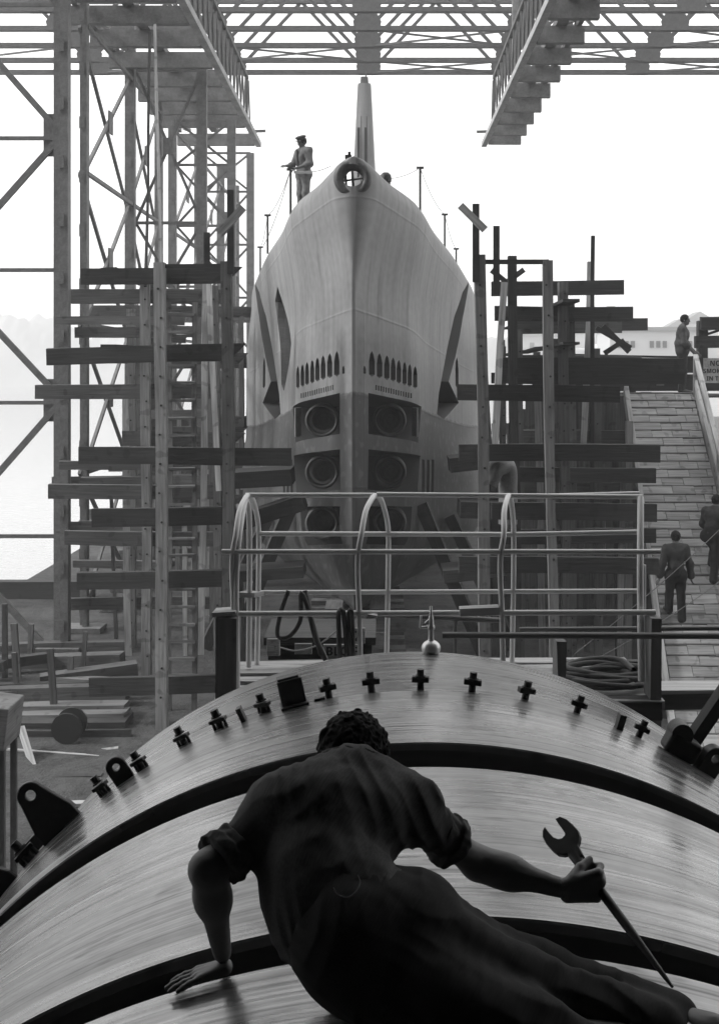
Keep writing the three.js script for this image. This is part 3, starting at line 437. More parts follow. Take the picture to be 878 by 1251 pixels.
// ---------------------------------------------------------------- timber staging beside the submarine
const LEV = [1.76, 0.33, -1.52, -2.61, -3.76, -5.55];
function upright(o, xb, xt, d, y1, w, m, bolt = true) { const a = V(xb, 0, -d), b = V(xt, y1, -d); beam('upright', o, a, b, 0.2, w, m, { up: V(1, 0, 0) }); if (bolt) { const gs = []; for (let y = 0.6; y < y1 - 0.2; y += 0.53) { const g = new THREE.CylinderGeometry(0.02, 0.02, 0.03, 8); g.rotateX(Math.PI / 2); g.translate(lerp(xb, xt, y / y1) + rr(-0.03, 0.03) - o.position.x, y - o.position.y, 0.1 + -d - o.position.z); gs.push(g); } { const b = mesh('bolts', join(gs), M.black, o); b.userData.kind = 'stuff'; } } }
const sx = (px, d) => (px - PX) / F * d;
// front frame on the left, measured from the photograph
{
  const d = 23.5, o = thing('timber_staging', 'front timber staging frame with bolted posts beside the steel columns', 'scaffold', V(-4, 0, -d), 'staging frames left of the submarine');
  upright(o, sx(199, d), sx(196, d), d, CY + 2.0, 0.2, M.pale[0]); upright(o, sx(281, d), sx(277, d), d, CY + 2.02, 0.2, M.mid[0]);
  for (const [x0, x1, y, t, dy] of [[100, 296, 337, 20, 0], [58, 301, 433, 21, -4], [97, 356, 557, 21, 0], [113, 288, 631, 22, -2], [95, 276, 708, 21, -1], [110, 290, 836, 22, -3]]) { const dd = d + 0.22; beam('staging_beam', o, P(x0, y - dy, dd), P(x1, y + dy, dd), 0.14, t / F * dd, pick(M.tar), { cut: x1 > 290 && x1 < 310 ? 0.32 : 0 }); }
  beam('tie_rail', o, P(196, 326, d), P(284, 325, d), 0.05, 0.07, M.tar[0]);
  const e = 26.9; const o2 = thing('timber_staging', 'second timber staging frame, its bolted post just left of the front one', 'scaffold', V(-4.5, 0, -e), 'staging frames left of the submarine');
  upright(o2, sx(180, e), sx(178, e), e, CY + 1.9, 0.19, M.pale[0]); upright(o2, sx(268, e), sx(262, e), e, CY + 1.8, 0.17, M.mid[2]);
  for (const [x0, x1, y] of [[88, 284, 362], [44, 270, 478], [80, 285, 657], [150, 300, 536], [60, 290, 600]]) beam('staging_beam', o2, P(x0, y, e + 0.2), P(x1, y + 1, e + 0.2), 0.14, 0.3, M.mid[0], { cut: x1 > 283 ? 0.3 : 0 });
  beam('staging_beam', o2, P(64, 842, e + 0.2), P(280, 834, e + 0.2), 0.14, 0.3, M.mid[0]);
  [[30.5, 162, 'third'], [34.5, 172, 'fourth'], [39, 187, 'fifth'], [44, 205, 'sixth']].forEach(([dd, px, w], i) => {
    const q = thing('timber_staging', `${w} timber staging frame back along the submarine's left side`, 'scaffold', V(-5, 0, -dd), 'staging frames left of the submarine');
    upright(q, sx(px, dd), sx(px - 1, dd), dd, CY + 1.5, 0.18, i ? M.mid[1] : M.pale[0], i < 2); upright(q, -3.9 - 0.1 * i, -3.95 - 0.1 * i, dd, CY + 1.7, 0.15, M.mid[2], false);
    LEV.forEach((l, k) => { const y = CY + l + rr(-0.12, 0.12); beam('staging_beam', q, V(-7.1 - rr(0, 0.9) + (k === 2 ? 1.4 : 0), y, -dd - 0.2), V(-3.5, y + rr(-0.06, 0.06), -dd - 0.2), 0.13, 0.29, pick(M.mid), { cut: 0.25 }); });
  });
  // planks laid along the beams
  const lab = ['topmost', 'second from the top', 'third from the top', 'third from the bottom', 'second from the bottom', 'lowest'];
  LEV.slice(0, 2).forEach((l, k) => { for (const x of [-5.1]) beamThing('staging_plank', `long walkway plank on the left staging beams, ${lab[k]}`, 'plank', V(x, CY + l + 0.19, -24.4), V(x - 0.1, CY + l + 0.19, -45), 0.3, 0.05, M.tar[k % 3], 'planks on the left staging'); });
  // vertical ladder behind the front frame
  const L = thing('ladder', 'upright wooden ladder standing inside the left staging', 'ladder', V(sx(222, 24.8), 0, -24.8));
  for (const px of [207, 238]) beam('ladder_rail', L, V(sx(px, 24.8), 0, -24.8), V(sx(px, 24.8), CY + 1.35, -24.8), 0.06, 0.1, M.mid[2], { up: V(1, 0, 0) });
  for (let y = 0.35; y < CY + 1.2; y += 0.33) beam('rung', L, V(sx(206, 24.8), y, -24.75), V(sx(239, 24.8), y, -24.75), 0.05, 0.05, M.mid[2]);
  beamThing('leaning_board', 'pale narrow board leaning beside the second staging post, upright', 'board', P(246, 800, 25.6), P(252, 340, 26.2), 0.05, 0.13, M.pale[1], 'boards leaning in the left staging', { up: V(1, 0, 0) });
  beamThing('leaning_board', 'pale thin board slanting from post to post by the cage', 'board', P(267, 600, 25.2), P(256, 345, 25.8), 0.04, 0.1, M.pale[2], 'boards leaning in the left staging', { up: V(1, 0, 0) });
  beamThing('leaning_board', 'pale short board standing on end left of the bolted posts', 'board', P(157, 815, 29.6), P(153, 482, 29.6), 0.05, 0.16, M.pale[1], 'boards leaning in the left staging', { up: V(1, 0, 0) });
  beamThing('slanting_pole', 'pale pole slanting up from the front post across the columns', 'pole', P(196, 330, 24.2), P(190, 30, 26), 0.05, 0.06, M.pale[0], 'poles above the left staging', { up: V(1, 0, 0) });
  beamThing('slanting_pole', 'thin dark pole rising from the second post to the runway', 'pole', P(178, 350, 26.2), P(184, 40, 28), 0.05, 0.05, M.tar[1], 'poles above the left staging', { up: V(1, 0, 0) });
}
{
  for (let k = 0; k < 26; k++) { const dd = rr(29, 44), x = rr(-6.3, -3.9), h = CY + rr(-3.5, 1.2); beamThing('staging_pole', 'thin upright pole among the left staging frames', 'pole', V(x, 0, -dd), V(x + rr(-0.15, 0.15), h, -dd + rr(-0.1, 0.1)), 0.07, rr(0.07, 0.14), pick(rnd() < 0.45 ? M.pale : M.mid), 'upright poles in the left staging', { up: V(1, 0, 0) }); }
  for (let k = 0; k < 22; k++) { const dd = rr(27.5, 43), x = rr(-7.6, -6.2), y = CY + rr(-5.2, 1.5); beamThing('staging_putlog', 'short crossing timber laid through the left staging frames', 'timber', V(x, y, -dd), V(x + rr(1.6, 3.2), y + rr(-0.05, 0.05), -dd), 0.12, rr(0.16, 0.28), pick(M.mid), 'short timbers in the left staging'); }
  for (let k = 0; k < 12; k++) { const dd = rr(27, 36), x = rr(3.1, 5.4), h = CY + rr(-2.8, 0.3); beamThing('staging_pole', 'thin upright pole among the right staging frames', 'pole', V(x, 0, -dd), V(x + rr(-0.2, 0.2), h, -dd), 0.07, rr(0.08, 0.15), pick(rnd() < 0.6 ? M.pale : M.mid), 'upright poles in the right staging', { up: V(1, 0, 0) }); }
}
// notched steel bars with a clamped board, one either side of the bow
function notched(px, y0, y1, d, label) { const a = P(px, y1, d), b = P(px, y0, d), o = thing('notched_bar', label, 'steel bar', a, 'notched steel bars above the staging'), h = b.y - a.y, sh = new THREE.Shape([[-0.06, 0], [0.06, 0], [0.06, h], [-0.06, h]].map(([x, y]) => new THREE.Vector2(x, y))); for (let y = 0.07; y < h - 0.07; y += 0.13) { const q = new THREE.Path(); q.absarc(0, y, 0.042, 0, 6.2832); sh.holes.push(q); } mesh('perforated_strip', new THREE.ExtrudeGeometry(sh, { depth: 0.02, bevelEnabled: false, curveSegments: 6 }), M.iron, o); return o; }
notched(581, 249, 345, 22.4, 'tall notched steel bar above the right staging post, board clamped to it');
notched(606, 276, 360, 24, 'short notched steel bar beside the taller one, no board on it');
notched(282, 232, 335, 23.4, 'notched steel bar on the left staging with a slanting board');
notched(253, 284, 330, 24.5, 'short notched steel bar on the left staging between the posts');
beamThing('clamped_board', 'short pale board clamped slantwise to the notched bar right of the bow', 'board', P(562, 251, 22.2), P(592, 281, 22.2), 0.08, 0.13, M.pale[0], 'slanting boards on the notched bars');
beamThing('clamped_board', 'short pale board clamped slantwise to the notched bar left of the bow', 'board', P(267, 285, 23.2), P(297, 253, 23.2), 0.08, 0.13, M.pale[0], 'slanting boards on the notched bars');
// right hand staging
{
  const d = 22.5, o = thing('timber_staging', 'front timber staging frame beside the ramp, right against the bow', 'scaffold', V(2.5, 0, -d), 'staging frames right of the submarine');
  upright(o, sx(594, d), sx(586, d), d, CY + 2.05, 0.19, M.mid[1]); upright(o, sx(678, d), sx(667, d), d, CY + 1.95, 0.16, M.mid[2]);
  for (const [x0, x1, y, t] of [[558, 756, 480, 20], [560, 805, 553, 21], [600, 801, 625, 21], [560, 803, 690, 20], [600, 800, 838, 20]]) beam('staging_beam', o, P(x0, y, d + 0.22), P(x1, y + 1, d + 0.22), 0.14, t / F * d, pick(M.tar));
  beam('tie_rail', o, P(588, 321, d), P(670, 320, d), 0.05, 0.07, M.tar[0]);
  const e = 25, o2 = thing('timber_staging', 'second timber staging frame right of the bow with doubled posts', 'scaffold', V(3, 0, -e), 'staging frames right of the submarine');
  upright(o2, sx(692, e), sx(687, e), e, CY + 1.75, 0.17, M.mid[1]); upright(o2, sx(704, e), sx(701, e), e + 0.5, CY + 1.35, 0.16, M.mid[2]); upright(o2, sx(628, e), sx(621, e), e - 0.6, CY + 2.2, 0.16, M.tar[2], false);
  for (const [x0, x1, y, t] of [[600, 761, 352, 18], [604, 772, 383, 18], [606, 834, 447, 20], [600, 834, 462, 14], [600, 800, 580, 18], [600, 800, 655, 18]]) beam('staging_beam', o2, P(x0, y, e + 0.25), P(x1, y, e + 0.25), 0.14, t / F * e, pick(M.tar));
  [[28.5, 'third', 728], [34, 'fourth', 655]].forEach(([dd, w, px], i) => {
    const q = thing('timber_staging', `${w} timber staging frame back along the submarine's right side`, 'scaffold', V(4, 0, -dd), 'staging frames right of the submarine');
    for (const [x, m] of [[sx(px, dd), M.mid[1]], [3.1 + 0.15 * i, M.mid[2]], [sx(px, dd) - 0.9, M.mid[0]]]) upright(q, x + 0.05, x, dd, CY + rr(0.5, 1.0), 0.16, m, i < 2);
    LEV.forEach((l, k) => { if (k < 2 && i) return; const y = CY + l - (k === 0 ? 0.75 : 0) + rr(-0.15, 0.15); beam('staging_beam', q, V(3.0, y, -dd - 0.2), V(5.4 + rr(0, 0.5), y, -dd - 0.2), 0.13, 0.29, pick(M.mid)); });
  });
  const lab = ['topmost', 'second from the top', 'third from the top', 'third from the bottom', 'second from the bottom', 'lowest'];
  LEV.slice(0, 2).forEach((l, k) => beamThing('staging_plank', `long walkway plank on the right staging beams, ${lab[k]}`, 'plank', V(3.5, CY + l - (k ? 0 : 0.65) + 0.2, -23.4), V(3.9, CY + l - (k ? 0 : 0.65) + 0.2, -39), 0.3, 0.05, M.tar[k % 3], 'planks on the right staging'));
  for (const [a, b, w, m, l] of [[P(604, 552, 23.6), P(616, 345, 24), 0.12, M.pale[1], 'pale board leaning between the right staging posts'], [P(600, 560, 23.2), P(586, 330, 23.2), 0.07, M.tar[1], 'dark thin pole leaning against the right front post'], [P(634, 610, 24.6), P(622, 380, 24.4), 0.08, M.tar[2], 'dark pole leaning behind the pale board on the right'], [P(712, 552, 27), P(721, 320, 27.6), 0.13, M.pale[1], 'pale tall board standing beside the dark mast'], [P(722, 620, 27.2), P(724, 288, 27.2), 0.08, M.tar[0], 'dark thin mast standing above the right staging']]) beamThing('leaning_pole', l, 'pole', a, b, 0.06, w, m, 'poles leaning in the right staging', { up: V(1, 0, 0) });
  const kb = thing('brace_pile', 'loose dark braces crossed on the upper right staging', 'timber', P(745, 425, 26.5));
  for (const [a, b, c, e2] of [[728, 400, 770, 425], [736, 398, 768, 430], [738, 432, 762, 416], [610, 352, 640, 330], [600, 330, 628, 352]]) beam('brace', kb, P(a, b, 26.3), P(c, e2, 26.3), 0.06, 0.1, M.tar[1]);
  // boarding behind the staging: rough upright boards
  const fence = thing('board_fence', 'rough upright board fence behind the right staging, under the platform', 'fence', V(4.2, 0, -33));
  for (let k = 0, x = 3.3; k < 15; k++) { const w = rr(0.16, 0.3), h = CY - rr(0.9, 1.7); beam('board', fence, V(x + w / 2, 0, -33 + rr(-0.03, 0.03)), V(x + w / 2 + rr(-0.02, 0.02), h, -33 + rr(-0.03, 0.03)), 0.04, w, pick(rnd() < 0.3 ? M.pale : M.mid), { up: V(1, 0, 0) }); x += w + (rnd() < 0.25 ? 0.25 : 0.02); }
  for (const y of [1.2, 3.6]) beam('rail', fence, V(3.2, y, -33.1), V(7, y, -33.1), 0.08, 0.15, M.mid[0]);
  // rounded ventilation duct elbow by the post
  solo('duct_elbow', 'rounded metal duct elbow beside the right front staging post', 'duct', tubeGeo([P(596, 590, 22.9), P(606, 572, 22.9), P(618, 570, 23.1), P(620, 600, 23.2), P(620, 640, 23.2)], 0.17, 30, 16), steel(0.2, 0.4));
}
// timber shores and keel blocks under the bow
{
  [26.5, 28.5, 31, 34].forEach((d, i) => { const o = thing('keel_block', `stack of crossed keel timbers under the submarine, ${['first', 'second', 'third', 'fourth'][i]} from the bow`, 'timber stack', V(XS, 0, -d), 'keel blocks'); const top = CY - 4.66 - drop(d - DS - 2.2); let y = 0; for (let k = 0; y < top - 0.05; k++) { const h = Math.min(0.32, top - y); for (const s of [-0.45, 0.45]) k % 2 ? beam('timber', o, V(XS + s, y + h / 2, -d - 0.7), V(XS + s, y + h / 2, -d + 0.7), 0.34, h, pick(M.mid)) : beam('timber', o, V(XS - 1, y + h / 2, -d + s), V(XS + 1, y + h / 2, -d + s), 0.34, h, pick(M.mid)); y += h; } });
  for (const [s, dd, hh, t] of [[-1, 27, -2.4, 'leftmost front'], [1, 27, -2.4, 'rightmost front'], [-1, 30.5, -2.7, 'left rear'], [1, 30.5, -2.7, 'right rear']]) { const b = subPt(s, dd - DS, hh, 0.08); beamThing('shore', `heavy slanting timber shore propping the submarine bow, ${t}`, 'timber', V(b.x + s * 1.5, 0.05, b.z + 0.3), b, 0.26, 0.26, M.tar[2], 'shores under the bow'); }
  const br = thing('staging_bracket', 'dark staging platform bracket under the left torpedo tubes', 'scaffold', P(345, 600, 24), 'bow staging platforms');
  beam('platform', br, P(288, 640, 24.4), P(372, 612, 24.4), 0.9, 0.28, M.tar[0]); beam('strut', br, P(290, 690, 24.4), P(300, 890, 24.4), 0.2, 0.2, M.tar[1], { up: V(1, 0, 0) }); beam('platform', br, P(286, 585, 24.8), P(358, 580, 24.8), 1.1, 0.3, M.tar[0]); beam('platform', br, P(286, 700, 24.0), P(372, 694, 24.0), 0.9, 0.2, M.tar[1]);
  const br2 = thing('staging_bracket', 'dark staging platform bracket under the right torpedo tubes', 'scaffold', P(560, 600, 24), 'bow staging platforms');
  beam('platform', br2, P(548, 566, 24.4), P(600, 560, 24.4), 1.0, 0.28, M.tar[0]); beam('platform', br2, P(560, 620, 24.2), P(610, 622, 24.2), 1.0, 0.3, M.tar[0]); beam('platform', br2, P(540, 700, 24), P(610, 694, 24), 1.0, 0.22, M.tar[1]); beam('strut', br2, P(604, 560, 24.3), P(606, 880, 24.3), 0.2, 0.2, M.tar[1], { up: V(1, 0, 0) });
}

// ---------------------------------------------------------------- the hull section in the foreground
const HR = 2.44, HX = 0.195, HY = CY - 1.6 * HR;
function hullPt(px, py, lift = 0) {                        // where the ray through a photo pixel meets the hull section
  const dx = (px - PX) / F, dy = (PY - py) / F, ox = -HX, oy = CY - HY, R = HR + lift, a = dx * dx + dy * dy, b = 2 * (ox * dx + oy * dy), c = ox * ox + oy * oy - R * R, q = b * b - 4 * a * c;
  const d = (-b - Math.sqrt(Math.max(0, q))) / (2 * a); return V(dx * d, CY + dy * d, -d);
}
const onHull = (th, z, r = HR) => V(HX + r * Math.sin(th), HY + r * Math.cos(th), z);
const seamTh = (px, py) => Math.atan2(px - 517, 1483 - py);
{
  const o = thing('hull_section', 'huge steel hull cylinder with two black bands that the worker sits on', 'hull section', V(HX, 0, -3.5));
  const VL = 4.6, UL = Math.PI * HR;
  const streak = (u, v) => { const z = v * VL; let a = 0.74 + 0.2 * tileN(u, v, 2, 110, 1.1) + 0.16 * tileN(u, v, 4, 240, 4.4) + 0.12 * tileN(u, v * 2 % 1, 9, 250, 6.4) + 0.16 * tileN(u, v, 2, 26, 3.2) + 0.16 * tileN(u, v, 8, 9, 7.1) + 0.12 * tileN(u, v, 130, 120, 5.1); a -= 0.22 * sstep(0.3, 0.42, tileN(u, v, 3, 240, 2.7)) + 0.16 * sstep(0.3, 0.42, tileN(u, v * 2 % 1, 5, 250, 7.7)); a += 0.16 * sstep(0.34, 0.46, tileN(u, v * 2 % 1, 4, 250, 1.9)); a -= 0.3 * sstep(0.34, 0.5, tileN(u, v, 40, 60, 8.2)) * (0.5 + tileN(u, v, 100, 180, 2.1)) + 0.2 * sstep(0.32, 0.5, tileN(u, v, 14, 10, 3.9)) * sstep(-0.1, 0.3, tileN(u, v, 90, 120, 6.9));
    for (const [k, w, s] of [[0.62, 0.018, 0.30], [1.02, 0.03, 0.26], [1.19, 0.02, 0.3], [1.36, 0.012, 0.2], [1.75, 0.014, 0.2], [2.35, 0.02, 0.22], [2.75, 0.01, 0.15]]) a -= s * Math.exp(-(((z - k + 0.03 * tileN(u, 0.3, 5, 3, k)) / w) ** 2)) * clamp(0.5 + 1.6 * tileN(u, v, 6, 3, k + 1)); return a; };
  const hT = tex(1024, 2048, streak), hB = tex(512, 1024, (u, v) => 0.5 + 0.25 * tileN(u, v, 2, 110, 1.1) + 0.3 * tileN(u, v, 5, 230, 4.4) + 0.35 * tileN(u, v, 6, 5, 2.1));
  const hRough = tex(512, 1024, (u, v) => 0.62 + 0.25 * tileN(u, v, 2, 90, 1.1) + 0.2 * tileN(u, v, 4, 40, 4.4) + 0.3 * tileN(u, v, 11, 9, 9.4));
  const plate = new THREE.MeshStandardMaterial({ color: G(0.385), map: hT, roughness: 0.46, roughnessMap: hRough, metalness: 0.7, bumpMap: hB, bumpScale: 0.0022 });
  const shell = (z0, z1, r0, r1, th, m, name) => {
    const rows = Math.max(2, Math.ceil((z0 - z1) / 0.35)), prof = []; for (let k = 0; k <= rows; k++) prof.push([lerp(r0, r1, k / rows), lerp(z0, z1, k / rows)]);
    const c = 0.006; prof[0][1] -= c; prof[rows][1] += c; const pr = [[r0 - th, z0], [r0 - c, z0], ...prof, [r1 - c, z1], [r1 - th, z1], [r0 - th, z0]];
    const N = 240, pos = [], uv = [], idx = [];
    for (let i = 0; i <= N; i++) { const t = i / N * Math.PI * 2 - Math.PI; pr.forEach(([r, z]) => { const q = onHull(t, z, r); pos.push(q.x, q.y, q.z); uv.push((t + Math.PI) * HR / UL, (-z - 2.6) / VL); }); }
    for (let i = 0; i < N; i++) for (let k = 0; k < pr.length - 1; k++) { const a = i * pr.length + k, b = a + pr.length; idx.push(a, a + 1, b, a + 1, b + 1, b); }
    const g = new THREE.BufferGeometry(); g.setAttribute('position', new THREE.Float32BufferAttribute(pos, 3)); g.setAttribute('uv', new THREE.Float32BufferAttribute(uv, 2)); g.setIndex(idx);
    return mesh(name, local(toCreasedNormals(g.toNonIndexed(), 0.5), o), m, o);
  };
  shell(-0.6, -3.275, HR, HR, 0.03, plate, 'shell_plate'); shell(-3.47, -4.79, HR, HR, 0.03, plate, 'shell_plate'); shell(-5.1, -5.965, HR, HR, 0.03, plate, 'shell_plate'); shell(-5.98, -7.02, HR - 0.008, 2.385, 0.03, plate, 'shell_plate');
  for (const z of [-0.62, -7.0]) { const g = new THREE.CylinderGeometry(2.36, 2.36, 0.03, 96); g.rotateX(Math.PI / 2); g.translate(HX, HY, z); mesh('light_stop_bulkhead', local(g, o), M.frame, o); }  // added discs close both ends, keeping daylight out so the gaps look black
  for (const z of [-3.0, -3.75, -4.5, -5.4, -5.99]) { const g = new THREE.LatheGeometry([[2.02, -0.012], [2.385, -0.012], [2.385, 0.012], [2.02, 0.012], [2.02, -0.012]].map(([x, y]) => new THREE.Vector2(x, y)), 120); g.rotateX(Math.PI / 2); g.translate(HX, HY, z); mesh('ring_frame', local(g, o), M.frame, o); }
  for (const z of [-1.6, -5.6]) { const sh = new THREE.Shape(); sh.moveTo(-1.7, 0); sh.lineTo(1.7, 0); sh.lineTo(1.7, 0.75); for (let a = 0; a <= 12; a++) { const t = lerp(0.72, -0.72, a / 12); sh.lineTo((HR + 0.004) * Math.sin(t), HY - (HR + 0.004) * Math.cos(t)); } sh.lineTo(-1.7, 0.75); const g = new THREE.ExtrudeGeometry(sh, { depth: 0.4, bevelEnabled: false }); g.translate(HX, 0, z - 0.2); mesh('cradle', local(g, o), M.mid[0], o); }
  // welded lifting lugs with round eyes, on the seam
  const lug = (px, py, w, h, dz, taper, name = 'lifting_lug') => {
    const th = seamTh(px, py), sh = new THREE.Shape(), r = w * (taper ? 0.28 : 0.5); sh.moveTo(-w / 2, -0.01); sh.lineTo(w / 2, -0.01); if (taper) sh.lineTo(w / 2, h * 0.22); sh.lineTo(r, h - r); sh.absarc(0, h - r, r, 0, Math.PI); if (taper) sh.lineTo(-w / 2, h * 0.22); sh.lineTo(-w / 2, -0.01);
    const q = new THREE.Path(); q.absarc(0, h - r, r * 0.5, 0, 6.2832, true); sh.holes.push(q);
    const g = new THREE.ExtrudeGeometry(sh, { depth: 0.05, bevelSize: 0.004, bevelThickness: 0.004, bevelSegments: 1, curveSegments: 14 }); g.translate(0, 0, -0.025); g.rotateY(0.25); g.rotateZ(-th); const c = onHull(th, -5.96 + dz); g.translate(c.x, c.y, c.z); return mesh(name, local(g, o), M.black, o);
  };
  lug(157, 950, 0.085, 0.115, 0, false); lug(80, 1012, 0.2, 0.27, -0.02, true); lug(14, 1083, 0.17, 0.19, 0.05, true); lug(862, 940, 0.1, 0.13, 0, false);
  for (const [px, py, w, h] of [[302, 874, 0.022, 0.07], [757, 886, 0.03, 0.075]]) { const th = seamTh(px, py), g = bx(w, h, 0.06, 0, h / 2 - 0.005, 0); g.rotateZ(-th + 0.1); const c = onHull(th, -5.94); g.translate(c.x, c.y, c.z); mesh('alignment_dog', local(g, o), M.iron, o); }
  { const th = seamTh(318, 868), g = bx(0.05, 0.012, 0.03, 0, 0.004, 0); g.rotateZ(-seamTh(394, 849)); const c = onHull(seamTh(394, 849), -5.94); g.translate(c.x, c.y, c.z); mesh('weld_tab', local(g, o), M.iron, o); }
  // things clamped along the seam
  const clampGeos = pegs => [['strongback', new RoundedBoxGeometry(0.1, pegs ? 0.02 : 0.03, 0.045, 1, 0.004).translate(0, pegs ? 0.042 : 0.048, 0)], ...(pegs ? [-0.036, 0.036] : []).map(x => ['foot', new THREE.CylinderGeometry(0.009, 0.011, 0.045, 8).translate(x, 0.018, 0)]), ['bolt', new THREE.CylinderGeometry(0.02, 0.022, 0.05, 10).translate(0, 0.02, 0)], ['nut', new THREE.CylinderGeometry(0.023, 0.023, 0.04, 6).translate(0, 0.08, 0)], ['washer', new THREE.CylinderGeometry(0.031, 0.031, 0.008, 14).translate(0, 0.064, 0)]];
  const kinds = [clampGeos(true), clampGeos(false)], spots = [[128, 962], [175, 933], [228, 905], [272, 884], [326, 866], [405, 847], [457, 840], [517, 837], [580, 840], [645, 850], [708, 868], [785, 894], [38, 1045]];
  const which = ['just below the small round-eyed lug', 'just above the small round-eyed lug', 'second up from the small round-eyed lug', 'beside the thin upright dog, on the lug side', 'between the thin upright dog and the square block', 'next to the square block towards the crown', 'second from the square block towards the crown', 'on the crown right in front of the polished valve', 'first past the polished valve, away from the square block', 'second past the polished valve', 'third past the polished valve, before the second dog', 'between the second dog and the lumpy block', 'below the tall triangular lug, larger than the rest'];
  spots.forEach(([px, py], i) => {
    const th = seamTh(px, py), c = onHull(th, -5.975), t = thing('seam_clamp', `black bolted seam clamp ${which[i]}`, 'clamp', c, 'clamps along the hull seam');
    t.rotation.set(0, 0, -th); t.rotateY(i < 5 ? -0.35 + rr(-0.3, 0.3) : rr(-0.35, 0.35));
    for (const [n, g] of kinds[i < 5 || i === 12 ? 0 : 1]) mesh(n, g, M.black, t); const s = rr(0.92, 1.08) * (i === 12 ? 1.3 : 1); t.scale.set(s * 0.78, s * rr(0.8, 0.9), s * 0.78);
  });
  { const th = seamTh(363, 857), t = thing('steel_block', 'black square steel block on the hull seam beside a small clamp', 'block', onHull(th, -5.96)); t.rotation.z = -th - 0.02; t.rotateY(0.15); mesh('body', new RoundedBoxGeometry(0.115, 0.125, 0.09, 2, 0.006).translate(0, 0.063, 0), M.black, t); mesh('cap_strip', new RoundedBoxGeometry(0.1, 0.012, 0.07, 1, 0.004).translate(-0.004, 0.13, 0), M.iron, t); mesh('foot_plate', new RoundedBoxGeometry(0.13, 0.012, 0.13, 1, 0.003).translate(0, 0.006, 0.01), M.iron, t); }
  { const th = seamTh(830, 918), t = thing('winch_block', 'lumpy black steel block on the hull seam with a rounded top', 'block', onHull(th, -5.97)); t.rotation.z = -th; mesh('body', new RoundedBoxGeometry(0.16, 0.1, 0.12, 2, 0.02).translate(0, 0.048, 0), M.black, t); mesh('drum', new THREE.CylinderGeometry(0.05, 0.05, 0.11, 18).rotateX(Math.PI / 2).translate(-0.035, 0.1, 0), M.black, t); mesh('bolt', new THREE.CylinderGeometry(0.014, 0.014, 0.1, 8).rotateZ(1.2).translate(0.1, 0.05, 0), M.black, t); }
  { const a = onHull(seamTh(845, 925), -6.1, HR + 0.03); beamThing('slanting_strut', 'dark timber strut rising from the hull seam past the frame edge', 'strut', a, a.clone().add(V(0.42, 0.55, -0.1)), 0.06, 0.07, M.tar[1]); }
  { const a = onHull(seamTh(30, 1060), -6.05, HR + 0.02); beamThing('slanting_strut', 'weathered timber strut wedged under the black lugs on the hull seam', 'strut', a, a.clone().add(V(0.22, 0.26, -0.02)), 0.06, 0.06, M.mid[1]); }
  // polished fitting standing at the far end of the cylinder
  const c = onHull(Math.asin((sx(526, 7) - HX) / 2.385), -6.97, 2.386), v = thing('test_valve', 'polished metal valve with round bulb foot standing on the far hull edge', 'valve', c);
  mesh('bulb', new THREE.SphereGeometry(0.052, 28, 16).scale(1, 0.85, 1).translate(0, 0.03, 0), M.chrome, v);
  mesh('stem', new THREE.LatheGeometry([[0.022, 0.06], [0.016, 0.08], [0.015, 0.13], [0.02, 0.132], [0.022, 0.145], [0.016, 0.15], [0.013, 0.2], [0.009, 0.205], [0.007, 0.255], [0, 0.258]].map(([x, y]) => new THREE.Vector2(x, y)), 20), M.chrome, v);
  mesh('lever', join([rodGeo(V(-0.06, 0.14, 0), V(0.02, 0.146, 0), 0.007), rodGeo(V(-0.058, 0.14, 0), V(-0.054, 0.205, 0), 0.006)]), M.chrome, v);
  mesh('handle', rodGeo(V(-0.03, 0.16, 0), V(0.006, 0.195, 0), 0.009), M.chrome, v);
}

